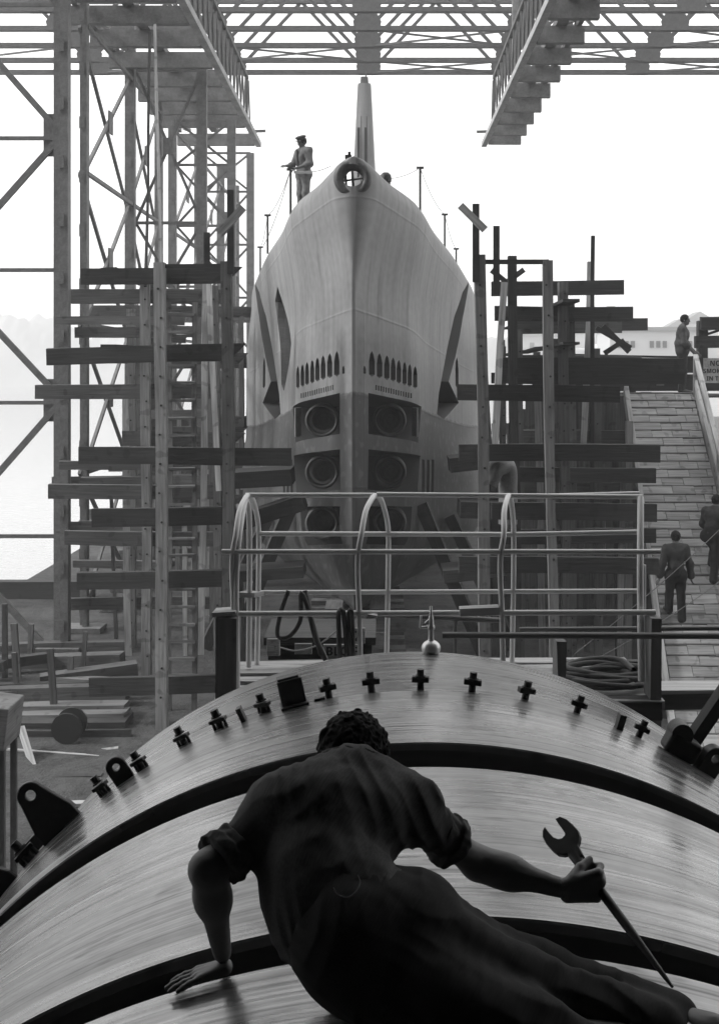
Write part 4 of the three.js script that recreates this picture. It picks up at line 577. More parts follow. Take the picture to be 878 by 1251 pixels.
// ---------------------------------------------------------------- the pipe railed platform behind it
{
  const dn = 8.2, df = 9.1, o = thing('railed_platform', 'timber platform with pale bent pipe hoops and rails behind the hull', 'platform', V(0.4, CY - 1.97, -8.6));
  const pipe = (name, pts, r = 0.02, m = M.pipe, st = true) => mesh(name, local(st ? tubeGeo(pts, r, (pts.length - 1) * 1, 10, true) : tubeGeo(pts, r, 40, 10), o), m, o);
  const rail = (name, a, b, r, m = M.pipe) => mesh(name, local(rodGeo(a, b, r, 10), o), m, o);
  const hoop = (xn, xf, fn, ff, xm) => { const tn = 678; const pts = [P(xn + 4, fn, dn), P(xn + 2, 760, dn), P(xn, 680, dn), P(xn + 4, 655, dn), P(lerp(xn, xm, 0.45), 625, dn + 0.12), P(lerp(xn, xm, 0.8), 610, dn + 0.28), P(xm, 605.5, dn + 0.42), P(lerp(xm, xf, 0.4), 609, dn + 0.58), P(lerp(xm, xf, 0.78), 626, dn + 0.76), P(xf, 648, df), P(xf, 700, df), P(xf - 2, ff, df)]; mesh('hoop', local(tubeGeo(pts, 0.018, 72, 10), o), M.pipe, o); };
  hoop(284, 316, 852, 812, 303); hoop(437, 474, 852, 812, 458); hoop(611, 627, 852, 812, 621);
  // inner bracing hoop at the left end
  mesh('hoop', local(tubeGeo([P(290, 850, dn), P(289, 700, dn), P(293, 650, dn + 0.05), P(300, 612, dn + 0.3), P(304, 625, dn + 0.55), P(305, 680, dn + 0.7), P(304, 815, dn + 0.7)], 0.019, 60, 10), o), M.pipe, o);
  pipe('end_post', [P(782, 608, dn + 0.4), P(781, 670, dn + 0.1), P(783, 832, dn)], 0.022); rail('end_brace', P(786, 690, dn + 0.3), P(786, 820, dn + 0.3), 0.014);
  rail('top_rail', P(300, 605, dn + 0.42), P(458, 605, dn + 0.42), 0.017); rail('top_rail', P(460, 604, dn + 0.42), P(784, 607, dn + 0.42), 0.017); rail('top_rail', P(625, 607, df), P(780, 603, df), 0.017);
  rail('rear_rail', P(316, 652, df), P(626, 653, df), 0.018); rail('rear_rail', P(628, 653, df), P(780, 650, df), 0.018); rail('rear_rail', P(316, 724, df), P(782, 722, df), 0.017);
  rail('front_rail', P(271, 674, dn), P(806, 674, dn), 0.017); rail('front_rail', P(262, 750, dn), P(800, 748, dn), 0.018);
  rail('low_rail', P(470, 751, dn + 0.3), P(610, 758, dn + 0.3), 0.018, M.pipeDark); rail('low_rail', P(540, 776, dn - 0.15), P(960, 777, dn - 0.15), 0.02, M.pipeDark); rail('low_rail', P(634, 769, dn + 0.5), P(960, 767, dn + 0.5), 0.016, M.pipeDark);
  rail('rail_post', P(556, 755, dn + 0.3), P(556, 805, dn + 0.3), 0.014, M.pipeDark);
  // floor boards and corner posts
  for (let k = 0; k < 8; k++) { const z = -dn + 0.05 - k * 0.145; beam('floor_board', o, V(-1.0 + rr(-0.03, 0.03), CY - 2.08 + rr(-0.004, 0.004), z), V(1.78 + rr(-0.02, 0.02), CY - 2.08, z), 0.135, 0.045, k < 4 ? M.fresh : pick(M.pale)); }
  beam('edge_beam', o, P(262, 868, dn - 0.08), P(806, 868, dn - 0.08), 0.12, 0.12, M.tar[2]); beam('edge_beam', o, P(300, 816, df + 0.25), P(790, 816, df + 0.25), 0.1, 0.1, M.tar[2]);
  for (const [x, w, d] of [[276, 0.14, dn], [798, 0.07, dn], [681, 0.065, dn + 0.05]]) beam('corner_post', o, P(x, x === 681 ? 830 : 1100, d), P(x, x === 681 ? 780 : 752, d), 0.2, w, M.mid[2], { up: V(1, 0, 0) });
  for (const [x, d] of [[320, df + 0.2], [780, df + 0.2], [540, df + 0.2]]) beam('support_post', o, V(sx(x, d), 0, -d), V(sx(x, d), CY - 2.11, -d), 0.2, 0.2, M.tar[1], { up: V(1, 0, 0) });
  for (const x of [276, 798]) beam('support_post', o, V(sx(x, dn), 0, -dn), V(sx(x, dn), CY - 3, -dn), 0.2, 0.18, M.tar[1], { up: V(1, 0, 0) });
  beam('post_cap', o, P(262, 749, dn), P(290, 748, dn), 0.22, 0.02, M.pale[1]); beam('kick_board', o, P(300, 728, df - 0.2), P(312, 724, df), 0.14, 0.03, M.pale[1]);
  // loose things on it
  beamThing('short_plank', 'short pale plank lying on the front rail of the platform', 'plank', P(561, 747, dn - 0.03), P(609, 746, dn - 0.03), 0.1, 0.045, M.fresh);
  beamThing('rail_tag', 'small pale wooden tag on the front rail beside the middle hoop', 'tag', P(449, 750, dn - 0.03), P(461, 750, dn - 0.03), 0.05, 0.02, M.white);
  const coil = []; for (let k = 0; k <= 150; k++) { const t = k / 150 * Math.PI * 2 * 5; coil.push(V(sx(736, 8.55) + (0.2 + 0.05 * Math.sin(k * 0.37) + 0.05 * nz(k * 0.09, 1)) * Math.cos(t) * 1.25 + 0.05 * nz(k * 0.05, 4), CY - 2.035 + k * 0.0005 + 0.018 * Math.abs(Math.sin(t * 1.3)), -8.5 + (0.2 + 0.06 * Math.sin(k * 0.23)) * Math.sin(t) + 0.06 * nz(k * 0.06, 8))); }
  solo('rope_coil', 'loose coil of thick rope on the platform floor by the end post', 'rope', tubeGeo(coil, 0.019, 420, 8), M.rope);
  solo('dark_rag', 'crumpled dark cloth lump on the platform beside the rope', 'rag', netGeo((x, y, z) => ellip(V(0, 0.02, 0), V(0.1, 0.045, 0.07))(x, y, z) + 0.014 * nz(x * 25, y * 25, z * 25), V(-0.15, -0.05, -0.12), V(0.15, 0.1, 0.12), 0.008), M.hose, V(sx(693, 8.9), CY - 2.045, -8.9));
}

// ---------------------------------------------------------------- hoses, stencilled boards and the ramp
{
  const hose = (pts, r, label) => solo('hose', label, 'hose', tubeGeo(pts, r, 60, 8), M.hose, V(0, 0, 0), 'hoses hung on the rails');
  const d = 8.95;
  hose([P(352, 722, d), P(342, 752, d), P(340, 778, d), P(352, 778, d), P(366, 760, d), P(368, 724, d - 0.05), P(380, 755, d), P(392, 800, d)], 0.016, 'black hose looped over the rear rail near the left hoops');
  hose([P(372, 722, d), P(378, 748, d), P(386, 780, d), P(398, 806, d)], 0.02, 'thick black hose slanting down to the stencilled board');
  hose([P(415, 806, 8.3), P(414, 775, 8.2), P(414, 748, 8.14), P(418, 745, 8.1), P(421, 762, 8.17), P(424, 806, 8.3)], 0.016, 'black hose hung over the front rail left of the middle hoop');
  hose([P(428, 806, 8.3), P(427, 776, 8.2), P(426, 748, 8.14), P(429, 745, 8.1), P(431, 764, 8.17), P(432, 806, 8.3)], 0.012, 'thin black hose over the front rail next to the middle hoop');
  solo('cable', 'thin pale cable drooping between the boards behind the rails', 'cable', tubeGeo([P(342, 791, 9), P(360, 795, 9), P(388, 788, 9), P(412, 770, 9)], 0.006, 40, 6), M.paleSteel);
  const font = await new FontLoader().loadAsync('fonts/droid/droid_sans_bold.typeface.json');
  const board = (name, x0, x1, y0, y1, dd, text, size, label, m) => { const a = P(x0, y1, dd), b = P(x1, y0, dd), o = thing(name, label, name.includes('sign') ? 'sign' : 'board', V((a.x + b.x) / 2, a.y, -dd)), w = b.x - a.x, h = b.y - a.y; mesh('panel', new RoundedBoxGeometry(w, h, 0.03, 1, 0.004).translate(0, h / 2, 0), m, o); text.forEach(([s, tx, ty, sz]) => { const g = new TextGeometry(s, { font, size: sz, depth: 0.004, curveSegments: 3 }); g.computeBoundingBox(); g.translate((tx - 0.5) * w - g.boundingBox.max.x / 2, ty * h, 0.0152); mesh('lettering', g, M.black, o); }); return o; };
  board('stencilled_board', 395, 441, 787, 806, 9.5, [['BLO', 0.36, 0.3, 0.065], ['F', 0.84, 0.3, 0.065]], 0.07, 'pale board stencilled with large letters behind the front rail', M.pale[2]);
  board('number_board', 428, 446, 767, 786, 9.6, [['2', 0.5, 0.18, 0.08]], 0.07, 'small pale board with a single numeral behind the middle hoop', M.pale[1]);
  board('blank_board', 360, 381, 786, 799, 9.6, [], 0, 'small blank pale board low behind the left rails', M.pale[0]);
  board('blank_board', 326, 342, 780, 801, 9.4, [], 0, 'taller blank pale board next to the left hoops', M.pale[1]);
  const box = thing('tool_chest', 'dark wooden chest standing behind the rails under the bow', 'chest', V(-0.45, CY - 2.6, -10.3));
  mesh('case', bx(0.8, 0.9, 0.7, 0, 0.05, 0), M.tar[1], box); mesh('lid', bx(0.86, 0.06, 0.76, 0, 0.53, 0), M.tar[2], box); for (const x of [-0.34, 0.34]) mesh('leg', bx(0.12, CY - 2.95, 0.12, x, -(CY - 2.95) / 2 - 0.4, 0), M.tar[1], box);

  // ramp to the upper platform, cleated planks
  const pt = (t, e) => { const d = lerp(22.3, 28.96, t), y = CY - 4.78 + 0.9 * (d - 24.2), x0 = lerp(5.2, 5.62, t), x1 = lerp(6.86, 7.06, t); return V(lerp(x0, x1, e), y, -d); };
  const R = thing('ramp', 'steep boarded ramp with pale side rails up to the platform', 'ramp', V(6.2, 0, -25.5));
  const slopeUp = V(0, 1, 0);
  for (const e of [0.06, 0.5, 0.94]) { const a = pt(-0.02, e), b = pt(1, e); a.y -= 0.14; b.y -= 0.14; beam('stringer', R, a, b, 0.1, 0.2, M.tar[1]); }
  const rowN = 38, tilt = V(0, 1, 0.9).normalize();
  for (let k = 0; k < rowN; k++) { const t = (k + 0.5) / rowN, sh = (k % 2 ? 0.14 : 0) + rr(-0.03, 0.03), cutsAt = [0, 0.25 + sh, 0.55 + sh, 0.8 + sh, 1].map(v => Math.min(1, v)); for (let q = 0; q < 4; q++) if (cutsAt[q + 1] - cutsAt[q] > 0.03) beam('ramp_board', R, pt(t + rr(-0.0012, 0.0012), cutsAt[q] + 0.003), pt(t + rr(-0.0012, 0.0012), cutsAt[q + 1] - 0.003), 0.226, 0.05 + rr(0, 0.012), pick([M.rampA, M.rampB, M.rampC]), { wob: 0.004, up: tilt }); const a = pt((k + 1) / rowN, 0), b = pt((k + 1) / rowN, 1); a.y += 0.03; b.y += 0.03; beam('cleat', R, a, b, 0.025, 0.03, M.mid[1], { wob: 0.003, up: tilt }); }
  const rl = (e, up, w, h, m, n, t0 = 0, t1 = 1) => { const a = pt(t0, e), b = pt(t1, e); a.y += up; b.y += up; beam(n, R, a, b, w, h, m); };
  rl(-0.05, 0.1, 0.09, 0.28, M.pale[1], 'side_board', -0.02); rl(1.05, 0.1, 0.09, 0.28, M.pale[1], 'side_board', -0.02); rl(1.06, 0.75, 0.1, 0.12, M.fresh, 'hand_rail', 0, 1.02); rl(1.04, 0.32, 0.06, 0.1, M.fresh, 'mid_rail', 0, 1.01);
  for (const t of [0.02, 0.35, 0.68, 1]) { const a = pt(t, 1.05), b = a.clone(); b.y += 0.78; beam('rail_post', R, a, b, 0.1, 0.1, M.pale[0], { up: V(1, 0, 0) }); }
  for (const t of [0.3, 0.62, 0.95]) for (const e of [0.02, 0.98]) { const a = pt(t, e); beam('trestle_post', R, V(a.x, 0, a.z), V(a.x, a.y - 0.05, a.z), 0.2, 0.2, M.tar[2], { up: V(1, 0, 0) }); }
  for (const t of [0.62, 0.95]) { const a = pt(t, 0.02), b = pt(t, 0.98); beam('trestle_cross', R, V(a.x, a.y - 1, a.z), V(b.x, b.y - 1, b.z), 0.1, 0.25, M.tar[1]); beam('trestle_cross', R, V(a.x, 0.4, a.z + 0.12), V(b.x, b.y - 0.4, b.z + 0.12), 0.08, 0.2, M.tar[1]); }
  const top = pt(1, 0.5);
  const U = thing('upper_platform', 'high timber platform of dark beams where the ramp ends', 'platform', V(7.5, 0, -31));
  for (let k = 0; k < 6; k++) beam('deck_board', U, V(5.2, top.y - 0.05, top.z - 0.15 - k * 0.3), V(10.5, top.y - 0.05, top.z - 0.15 - k * 0.3), 0.28, 0.06, pick(M.mid));
  for (const [x0, x1, y, dd, t, m] of [[855, 960, 395, 30.2, 16, 0], [848, 960, 417, 30, 15, 1], [735, 790, 397, 31, 15, 2], [700, 880, 446, 31.2, 18, 0], [650, 960, 468, 31, 20, 1]]) beam('fascia_beam', U, P(x0, y, dd), P(x1, y, dd), 0.14, t / F * dd, M.tar[m]);
  for (const [x, dd] of [[770, 31.3], [856, 30.4], [900, 31], [700, 31.3]]) beam('platform_post', U, V(sx(x, dd), 0, -dd), V(sx(x, dd), P(x, x > 850 ? 392 : 440, dd).y, -dd), 0.22, 0.22, M.tar[2], { up: V(1, 0, 0) });
  for (let k = 0; k < 16; k++) beam('wall_board', U, P(648 + k * 14, 900, 32), P(648 + k * 14, 478 + rr(0, 6), 32), 0.04, 0.27, pick(M.mid), { up: V(1, 0, 0) });
  beam('brace', U, P(862, 408, 30.4), P(900, 396, 30.4), 0.04, 0.05, M.tar[0]); beam('top_rail', U, P(700, 434, 30.6), P(860, 436, 30.6), 0.05, 0.05, M.tar[0]);
  for (const [x, y, w, h] of [[806, 468, 9, 6], [855, 505, 16, 20]]) mesh('pale_patch', (() => { const a = P(x, y, 29.6), g = bx(w / F * 29.6, h / F * 29.6, 0.04); g.translate(a.x - 7.5, a.y, a.z + 31); return g; })(), M.mid[2], U);
  board('notice_sign', 858.5, 892, 437.5, 468, 29.4, [['NO', 0.42, 0.69, 0.12], ['SMOKING', 0.5, 0.4, 0.1], ['IN THIS', 0.5, 0.1, 0.1]], 0.1, 'white painted notice board with black lettering beside the ramp head', M.white);
  // timber sill in front of the ramp foot
  const S = thing('timber_sill', 'long pale topped timber beam crossing in front of the ramp foot', 'timber', P(820, 850, 9.6));
  beam('beam', S, P(690, 852, 9.6), P(960, 852, 9.6), 0.22, 0.15, M.mid[2]); beam('top_board', S, P(688, 838, 9.55), P(960, 838, 9.55), 0.3, 0.03, M.pale[2]);
  for (const x of [726, 930]) beam('leg', S, V(sx(x, 9.6), 0, -9.6), V(sx(x, 9.6), P(x, 860, 9.6).y, -9.6), 0.2, 0.15, M.tar[1], { up: V(1, 0, 0) });
  // slack lines crossing in front of the ramp
  solo('guy_line', 'thin slanting line crossing behind the walking man to the platform', 'line', tubeGeo(sag(P(700, 800, 10), P(905, 620, 14), 0.05), 0.004, 20, 6), M.iron, V(0, 0, 0), 'guy lines by the ramp');
  solo('guy_line', 'second thin slanting line below the walking man beside the first', 'line', tubeGeo(sag(P(715, 812, 10), P(905, 690, 14), 0.05), 0.004, 20, 6), M.iron, V(0, 0, 0), 'guy lines by the ramp');
}
// ---------------------------------------------------------------- timber and clutter on the ground at the left
{
  const tl = (n, l, x0, y0, x1, y1, d0, d1, w, h, m) => beamThing(n, l, 'timber', P(x0, y0, d0), P(x1, y1, d1), w, h, m, 'timbers lying left of the staging');
  tl('squared_timber', 'long squared timber lying farthest back by the nearest column foot', -60, 795, 155, 789, 30, 30, 0.3, 0.26, M.mid[0]);
  tl('squared_timber', 'squared timber lying in front of the farthest one', -60, 812, 150, 806, 28.6, 28.2, 0.4, 0.28, M.mid[1]);
  tl('squared_timber', 'heavy slanting plank resting on the timber stack', 50, 836, 168, 818, 26.5, 27, 0.4, 0.36, M.mid[0]);
  tl('squared_timber', 'long low timber across the bolted staging posts', -60, 852, 156, 845, 25.6, 25.2, 0.3, 0.3, M.mid[0]);
  tl('squared_timber', 'pale edged plank topmost of the near pile', 15, 864, 155, 862, 24.5, 24.4, 0.4, 0.09, M.mid[2]);
  tl('squared_timber', 'second pale edged plank just under the topmost', 14, 873, 156, 871, 24.2, 24.1, 0.5, 0.08, M.mid[2]);
  tl('squared_timber', 'broad dark baulk under the two pale planks', 10, 884, 158, 884, 23.9, 23.9, 0.8, 0.25, M.tar[2]);
  tl('squared_timber', 'dark sill timber at the edge of the concrete', -60, 955, 125, 952, 20.8, 20.8, 0.2, 0.14, M.tar[2]);
  tl('loose_lath', 'pale lath lying crossed over the dark baulk pile', 26, 930, 145, 916, 22, 22.3, 0.1, 0.06, M.fresh);
  tl('loose_lath', 'pale second lath lying beside the crossed one', 10, 917, 122, 924, 22.2, 21.9, 0.09, 0.05, M.pale[2]);
  tl('leaning_slab', 'pale short board leaning against the baulks by the bench', 44, 948, 27, 893, 21.3, 22.2, 0.06, 0.22, M.pale[2]);
  tl('loose_lath', 'small white offcut on the concrete by the big lug', 83, 983, 106, 982, 19.2, 19.2, 0.15, 0.05, M.fresh);
  const wall = thing('low_wall', 'dark low boarded wall behind the crossed laths', 'wall', P(80, 905, 23)); for (let k = 0; k < 3; k++) beam('board', wall, P(5, 897 + k * 10, 23), P(160, 896 + k * 10, 23), 0.05, 0.135, M.tar[2]);
  for (const x of [8, 80, 156]) beam('post', wall, P(x, 892, 23.1), P(x, 897 + 10 * 3, 23.1), 0.1, 0.1, M.tar[1], { up: V(1, 0, 0) });
  const wh = thing('cable_drum', 'dark round cable drum lying low against the boarded wall', 'drum', V(sx(86, 22.8), 0.27, -22.75)); mesh('flange', new THREE.CylinderGeometry(0.27, 0.27, 0.05, 32).rotateX(Math.PI / 2).translate(0, 0, 0.2), M.hose, wh); mesh('flange', new THREE.CylinderGeometry(0.27, 0.27, 0.05, 32).rotateX(Math.PI / 2).translate(0, 0, -0.2), M.hose, wh); mesh('core', new THREE.CylinderGeometry(0.14, 0.14, 0.36, 24).rotateX(Math.PI / 2), M.mid[0], wh);
  const b = thing('work_bench', 'weathered bench with a sloping top at the edge of the concrete', 'bench', V(sx(2, 15.5), 0, -15.5)); const bt = P(2, 880, 15.5);
  mesh('top', new RoundedBoxGeometry(0.42, 0.5, 0.7, 2, 0.02).rotateZ(-0.12).translate(-0.05, bt.y - 0.0, 0), M.mid[2], b); for (const x of [-0.2, 0.08]) for (const z of [-0.25, 0.25]) mesh('leg', bx(0.07, bt.y - 0.2, 0.07, x, (bt.y - 0.2) / 2, z), M.tar[2], b);
  for (let k = 0; k < 18; k++) { const dd = rr(21.2, 29.5), x = rr(-9.4, -5.2), t = rr(-0.35, 0.35), L = rr(0.8, 2.6), h = rr(0.08, 0.24), y = h / 2 + (k % 3) * 0.06; beamThing('loose_timber', 'odd length of weathered timber lying on the yard ground', 'timber', V(x - L / 2 * Math.cos(t), y, -dd + L / 2 * Math.sin(t)), V(x + L / 2 * Math.cos(t), y + rr(0, 0.1), -dd - L / 2 * Math.sin(t)), rr(0.12, 0.35), h, pick(rnd() < 0.4 ? M.tar : M.mid), 'odd timbers on the yard ground'); }
  for (let k = 0; k < 9; k++) { const dd = rr(24, 29.5), x = rr(-8.8, -5.8); beamThing('short_stake', 'short upright stake standing in the yard timber', 'stake', V(x, 0, -dd), V(x + rr(-0.1, 0.1), rr(0.6, 1.6), -dd), 0.09, rr(0.08, 0.14), pick(M.mid), 'stakes standing in the yard', { up: V(1, 0, 0) }); }
  // curved chute on the quay and the quay edge
  { const o = thing('curved_chute', 'curved timber chute standing on the quay behind the columns', 'chute', P(118, 790, 35.5)); const pts = [[94, 792], [104, 786], [116, 770], [124, 750], [132, 742], [146, 740]].map(([x, y]) => P(x, y, 35.5)), c = new THREE.CatmullRomCurve3(pts), q = c.getPoints(18); q.slice(0, -1).forEach((p, i) => beam('stave', o, p, q[i + 1].clone().lerp(p, -0.02), 1.3, 0.1, i % 2 ? M.mid[1] : M.mid[2], { wob: 0.002 })); beam('prop', o, P(146, 742, 35.5), P(146, 795, 35.5), 0.2, 0.2, M.tar[2], { up: V(1, 0, 0) }); beam('prop', o, P(128, 750, 35.6), P(140, 795, 35.6), 0.2, 0.2, M.tar[2], { up: V(1, 0, 0) }); }
  beamThing('quay_edge_beam', 'dark heavy beam along the quay edge before the water', 'timber', V(-40, 0.25, -37.2), V(-8.2, 0.25, -37.2), 0.5, 0.5, M.tar[1]);
  // factory on the far side
  const f = thing('factory', 'pale distant factory with rows of windows across the water', 'building', V(37, -2, -175)); mesh('wall', bx(13, 14, 10, 0, 7, 0), mat(0.62, 0.9), f); mesh('roof', bx(13.6, 0.5, 10.6, 0, 14.25, 0), mat(0.3, 0.9), f); mesh('chimney', bx(1.0, 3, 1.0, -5.5, 16, 0), mat(0.4, 0.9), f);
  const wm = mat(0.05, 0.3); for (let r = 0; r < 4; r++) for (let k = 0; k < 3; k++) for (let e = 0; e < 3; e++) mesh('window', bx(0.55, 0.9, 0.1, -5.2 + k * 4.2 + e * 0.85, 12.2 - r * 2.3, 5.03), wm, f);
  [[745, 398, 0.8], [765, 404, 0.6], [826, 402, 0.7], [850, 396, 0.9], [700, 408, 0.6]].forEach(([px, py, s]) => { const p = P(px, py, 340), h = thing('hillside_house', 'small pale house on the far hillside, faint with haze', 'house', V(p.x, p.y - 6 * s, p.z), 'houses on the far hillside'); mesh('wall', bx(11, 6, 8, 0, 3, 0), mat(0.55, 0.9), h); mesh('roof', new THREE.ExtrudeGeometry(new THREE.Shape([[-6, 6], [6, 6], [0, 9.5]].map(([x, y]) => new THREE.Vector2(x, y))), { depth: 9, bevelEnabled: false }).translate(0, 0, -4.5), mat(0.25, 0.9), h); h.scale.setScalar(s); });
  structure('near_hill', (() => { const q = new THREE.PlaneGeometry(220, 60, 160, 16); q.rotateX(-Math.PI / 2); const p = q.attributes.position; for (let i = 0; i < p.count; i++) { const x = p.getX(i), z = p.getZ(i); p.setY(i, sstep(30, 2, Math.abs(z)) * sstep(110, 60, Math.abs(x)) * (15 + 5 * nz(x / 40, z / 30, 4) + 2 * nz(x / 9, z / 9, 2) + 0.9 * nz(x / 2.5, z / 2.5, 7)) - 2); } q.computeVertexNormals(); return q; })(), mat(0.45, 1), V(90, 0, -352));
  const g = thing('gabled_house', 'pale gabled house on the far hill above the factory', 'house', V(44, 10.0, -345)); mesh('wall', bx(13, 6, 9, 0, 3, 0), mat(0.5, 0.9), g); const rs = new THREE.Shape([[-7.5, 6], [7.5, 6], [0, 11]].map(([x, y]) => new THREE.Vector2(x, y))); mesh('roof', new THREE.ExtrudeGeometry(rs, { depth: 10, bevelEnabled: false }).translate(0, 0, -5), mat(0.25, 0.9), g); for (const x of [-3.5, 0, 3.5]) mesh('window', bx(1.2, 1.8, 0.1, x, 3.5, 4.52), wm, g);
}

// ---------------------------------------------------------------- people
{
  // the worker on the hull section, seen from behind, leaning on his left arm with a wrench in his right hand
  const seat = hullPt(440, 1212), o = thing('person', 'worker in dark shirt seated on the hull cylinder, leaning on one arm', 'person', seat);
  const nrm = p => V(p.x - HX, p.y - HY, 0).normalize();
  const hp = hullPt(279, 1195), hn = nrm(hp), tang = v => v.clone().addScaledVector(hn, -v.dot(hn)).normalize();
  const lf = tang(V(-1, 0, 0.1)), ls = tang(V(-0.1, 0, -1)), lw = hp.clone().addScaledVector(hn, 0.03).addScaledVector(lf, 0.0);
  const handL = handParts(lw, lf, ls, hn.clone().negate(), [0.12, 0.1, 0.06], 0.1, [-0.2, 1.1, 0.2], 0.86);
  const rw = P(692, 1087, 3.42), rf = V(1, 0.1, -0.12).normalize(), rs0 = V(-0.3, 0.95, 0.05), rs = rs0.addScaledVector(rf, -rs0.dot(rf)).normalize(), rn = V(0, 0, 0).crossVectors(rs, rf).normalize(); if (rn.z > 0) rn.negate();
  const handR = handParts(rw, rf, rs, rn, [1.15, 1.45, 0.95], 0.02, [0.75, 0.45, 0.75], 1.06);
  const j = {
    pelvis: P(455, 1140, 3.04), waist: P(398, 1078, 3.12), chest: P(406, 1005, 3.24), neck: P(432, 950, 3.36), head: P(432, 932, 3.48),
    shL: P(340, 994, 3.24), shR: P(498, 988, 3.34), elL: P(254, 1062, 3.1), elR: P(584, 1055, 3.48), wrL: lw.clone().addScaledVector(hn, 0.035), wrR: rw,
    hipL: P(428, 1158, 3.0), hipR: P(500, 1122, 3.1), knL: P(640, 1252, 2.9), knR: P(660, 1190, 3.22), anL: P(800, 1330, 2.78), anR: P(818, 1245, 3.1), toL: P(860, 1350, 2.75), toR: P(868, 1262, 3.02),
  };
  const q = look(V(0.4, -0.5, -0.76), V(0.1, 1, -0.4));
  const bulk = [capsule(P(362, 1008, 3.24), P(434, 998, 3.28), 0.106, 0.092), capsule(P(380, 1070, 3.14), P(398, 1070, 3.14), 0.114, 0.1), capsule(P(395, 1120, 3.06), P(436, 1110, 3.08), 0.115, 0.115), capsule(P(425, 956, 3.33), P(348, 988, 3.26), 0.056, 0.062), capsule(P(440, 956, 3.35), P(498, 986, 3.34), 0.056, 0.062), capsule(P(395, 1020, 3.26), P(405, 1090, 3.12), 0.08, 0.09)];
  const bulkT = [capsule(P(428, 1150, 3.0), P(500, 1150, 3.06), 0.128, 0.12), capsule(P(500, 1150, 3.04), P(640, 1215, 3.05), 0.11, 0.08), capsule(P(460, 1190, 2.96), P(600, 1255, 2.88), 0.1, 0.09), capsule(P(640, 1215, 3.05), P(800, 1262, 3.02), 0.08, 0.06)];
  const folds = (x, y, z) => { const a = x * 150 + y * 62 + 5 * nz(x * 5, y * 4, z * 5), b = x * 60 - y * 110 + 5 * nz(x * 6, y * 6, 3); return 0.0075 * (Math.abs(Math.sin(a * 0.5)) - 0.6) * clamp(0.55 + 1.2 * nz(x * 6, y * 4, 1)) + 0.006 * (Math.abs(Math.sin(b * 0.5)) - 0.6) * clamp(0.3 + nz(x * 5, y * 5, 7) * 1.5); };
  const tfolds = (x, y, z) => { const a = x * 70 + y * 150 + 6 * nz(x * 4, y * 5, z * 4), b = x * 120 - y * 40 + 6 * nz(x * 5, y * 5, 6); return 0.006 * (Math.abs(Math.sin(a * 0.5)) - 0.6) * clamp(0.35 + 1.5 * nz(x * 5 + 3, y * 5, z * 5)) + 0.004 * (Math.abs(Math.sin(b * 0.5)) - 0.6) * clamp(0.2 + 1.5 * nz(x * 6, y * 6, 2)); };
  figure(o, j, { trouserExtra: tfolds, headQ: q, cell: 0.011, clothCell: 0.0055, fine: 0.0034, hands: [handL, handR], skin: M.skin, shirt: M.shirtDark, trousers: M.navy, r: 0.86, sleeve: 0.5, bulk, bulkT, wr: 0.004, shirtExtra: folds, hair: 0.011, wrT: 0.006 });
  for (const [a, e, t] of [[j.shL, j.elL, 0.8], [j.shR, j.elR, 0.56]]) { const q0 = a.clone().lerp(e, t - 0.19), q1 = a.clone().lerp(e, t + 0.06), f = capCyl(q0, q1, 0.057), f2 = capCyl(a.clone().lerp(e, t - 0.05), a.clone().lerp(e, t + 0.05), 0.066), bb = boxOf([q0, q1], 0.1); mesh('rolled_cuff', local(netGeo((x, y, z) => Math.min(f(x, y, z), f2(x, y, z)) - 0.004 + 0.008 * nz(x * 20, y * 20, z * 20) + 0.004 * nz(x * 55, y * 55, z * 55), bb.min, bb.max, 0.005), o), M.shirtDark, o); }
  mesh('collar', local(netGeo((x, y, z) => { const c = P(431, 940, 3.38), t = V(x - c.x, y - c.y, z - c.z).applyQuaternion(look(V(0.1, 0.75, -0.66)).invert()), r = Math.hypot(t.x / 0.086, t.y / 0.08); return Math.max(Math.abs(r - 1) * 0.08 - 0.006, Math.abs(t.z) - 0.026) + 0.002 * nz(x * 30, y * 30, z * 30); }, P(431, 940, 3.38).addScalar(-0.13), P(431, 940, 3.38).addScalar(0.13), 0.005), o), M.shirtDark, o);
  mesh('belt', local(tubeGeo([P(352, 1128, 3.02), P(385, 1108, 2.97), P(425, 1092, 2.965), P(462, 1076, 3.02), P(478, 1066, 3.1)], 0.006, 40, 6), o), M.leather, o);
  mesh('pocket_cord', local(tubeGeo([P(407, 1084, 2.885), P(412, 1092, 2.88), P(424, 1096, 2.878), P(434, 1090, 2.885), P(440, 1078, 2.9), P(437, 1069, 2.91)], 0.0013, 40, 6), o), M.fresh, o);
  // the spud wrench
  const C = rw.clone().addScaledVector(rf, 0.076 * 1.06).addScaledVector(rn, 0.026), E = hullPt(821, 1206, 0.006), a = C.clone().sub(E).normalize(), view = C.clone().sub(V(0, CY, 0)).normalize(), b = V(0, 0, 0).crossVectors(a, view).normalize(), nn = V(0, 0, 0).crossVectors(a, b);
  const w = thing('wrench', 'large open ended wrench with tapered handle gripped in the worker\'s hand', 'wrench', E), ax = V(-137, -180).setZ(0).normalize();
  const uv = ([zx, zy]) => { const px = 640 + zx / 6.27 - 722, py = 980 + zy / 6.27 - 1081, u = (px * ax.x + py * ax.y) / 452 * 1.06, v = (px * -ax.y + py * ax.x) / 452; return new THREE.Vector2(u, v); };
  const out = [[222, 150], [250, 138], [300, 160], [350, 205], [390, 250], [403, 290], [400, 322], [388, 360], [430, 440], [395, 480], [360, 470], [318, 420], [282, 428], [235, 420], [190, 385], [145, 335], [118, 285], [117, 240], [128, 218], [155, 258], [195, 300], [240, 318], [275, 310], [298, 285], [300, 265], [275, 225], [245, 185]].map(uv);
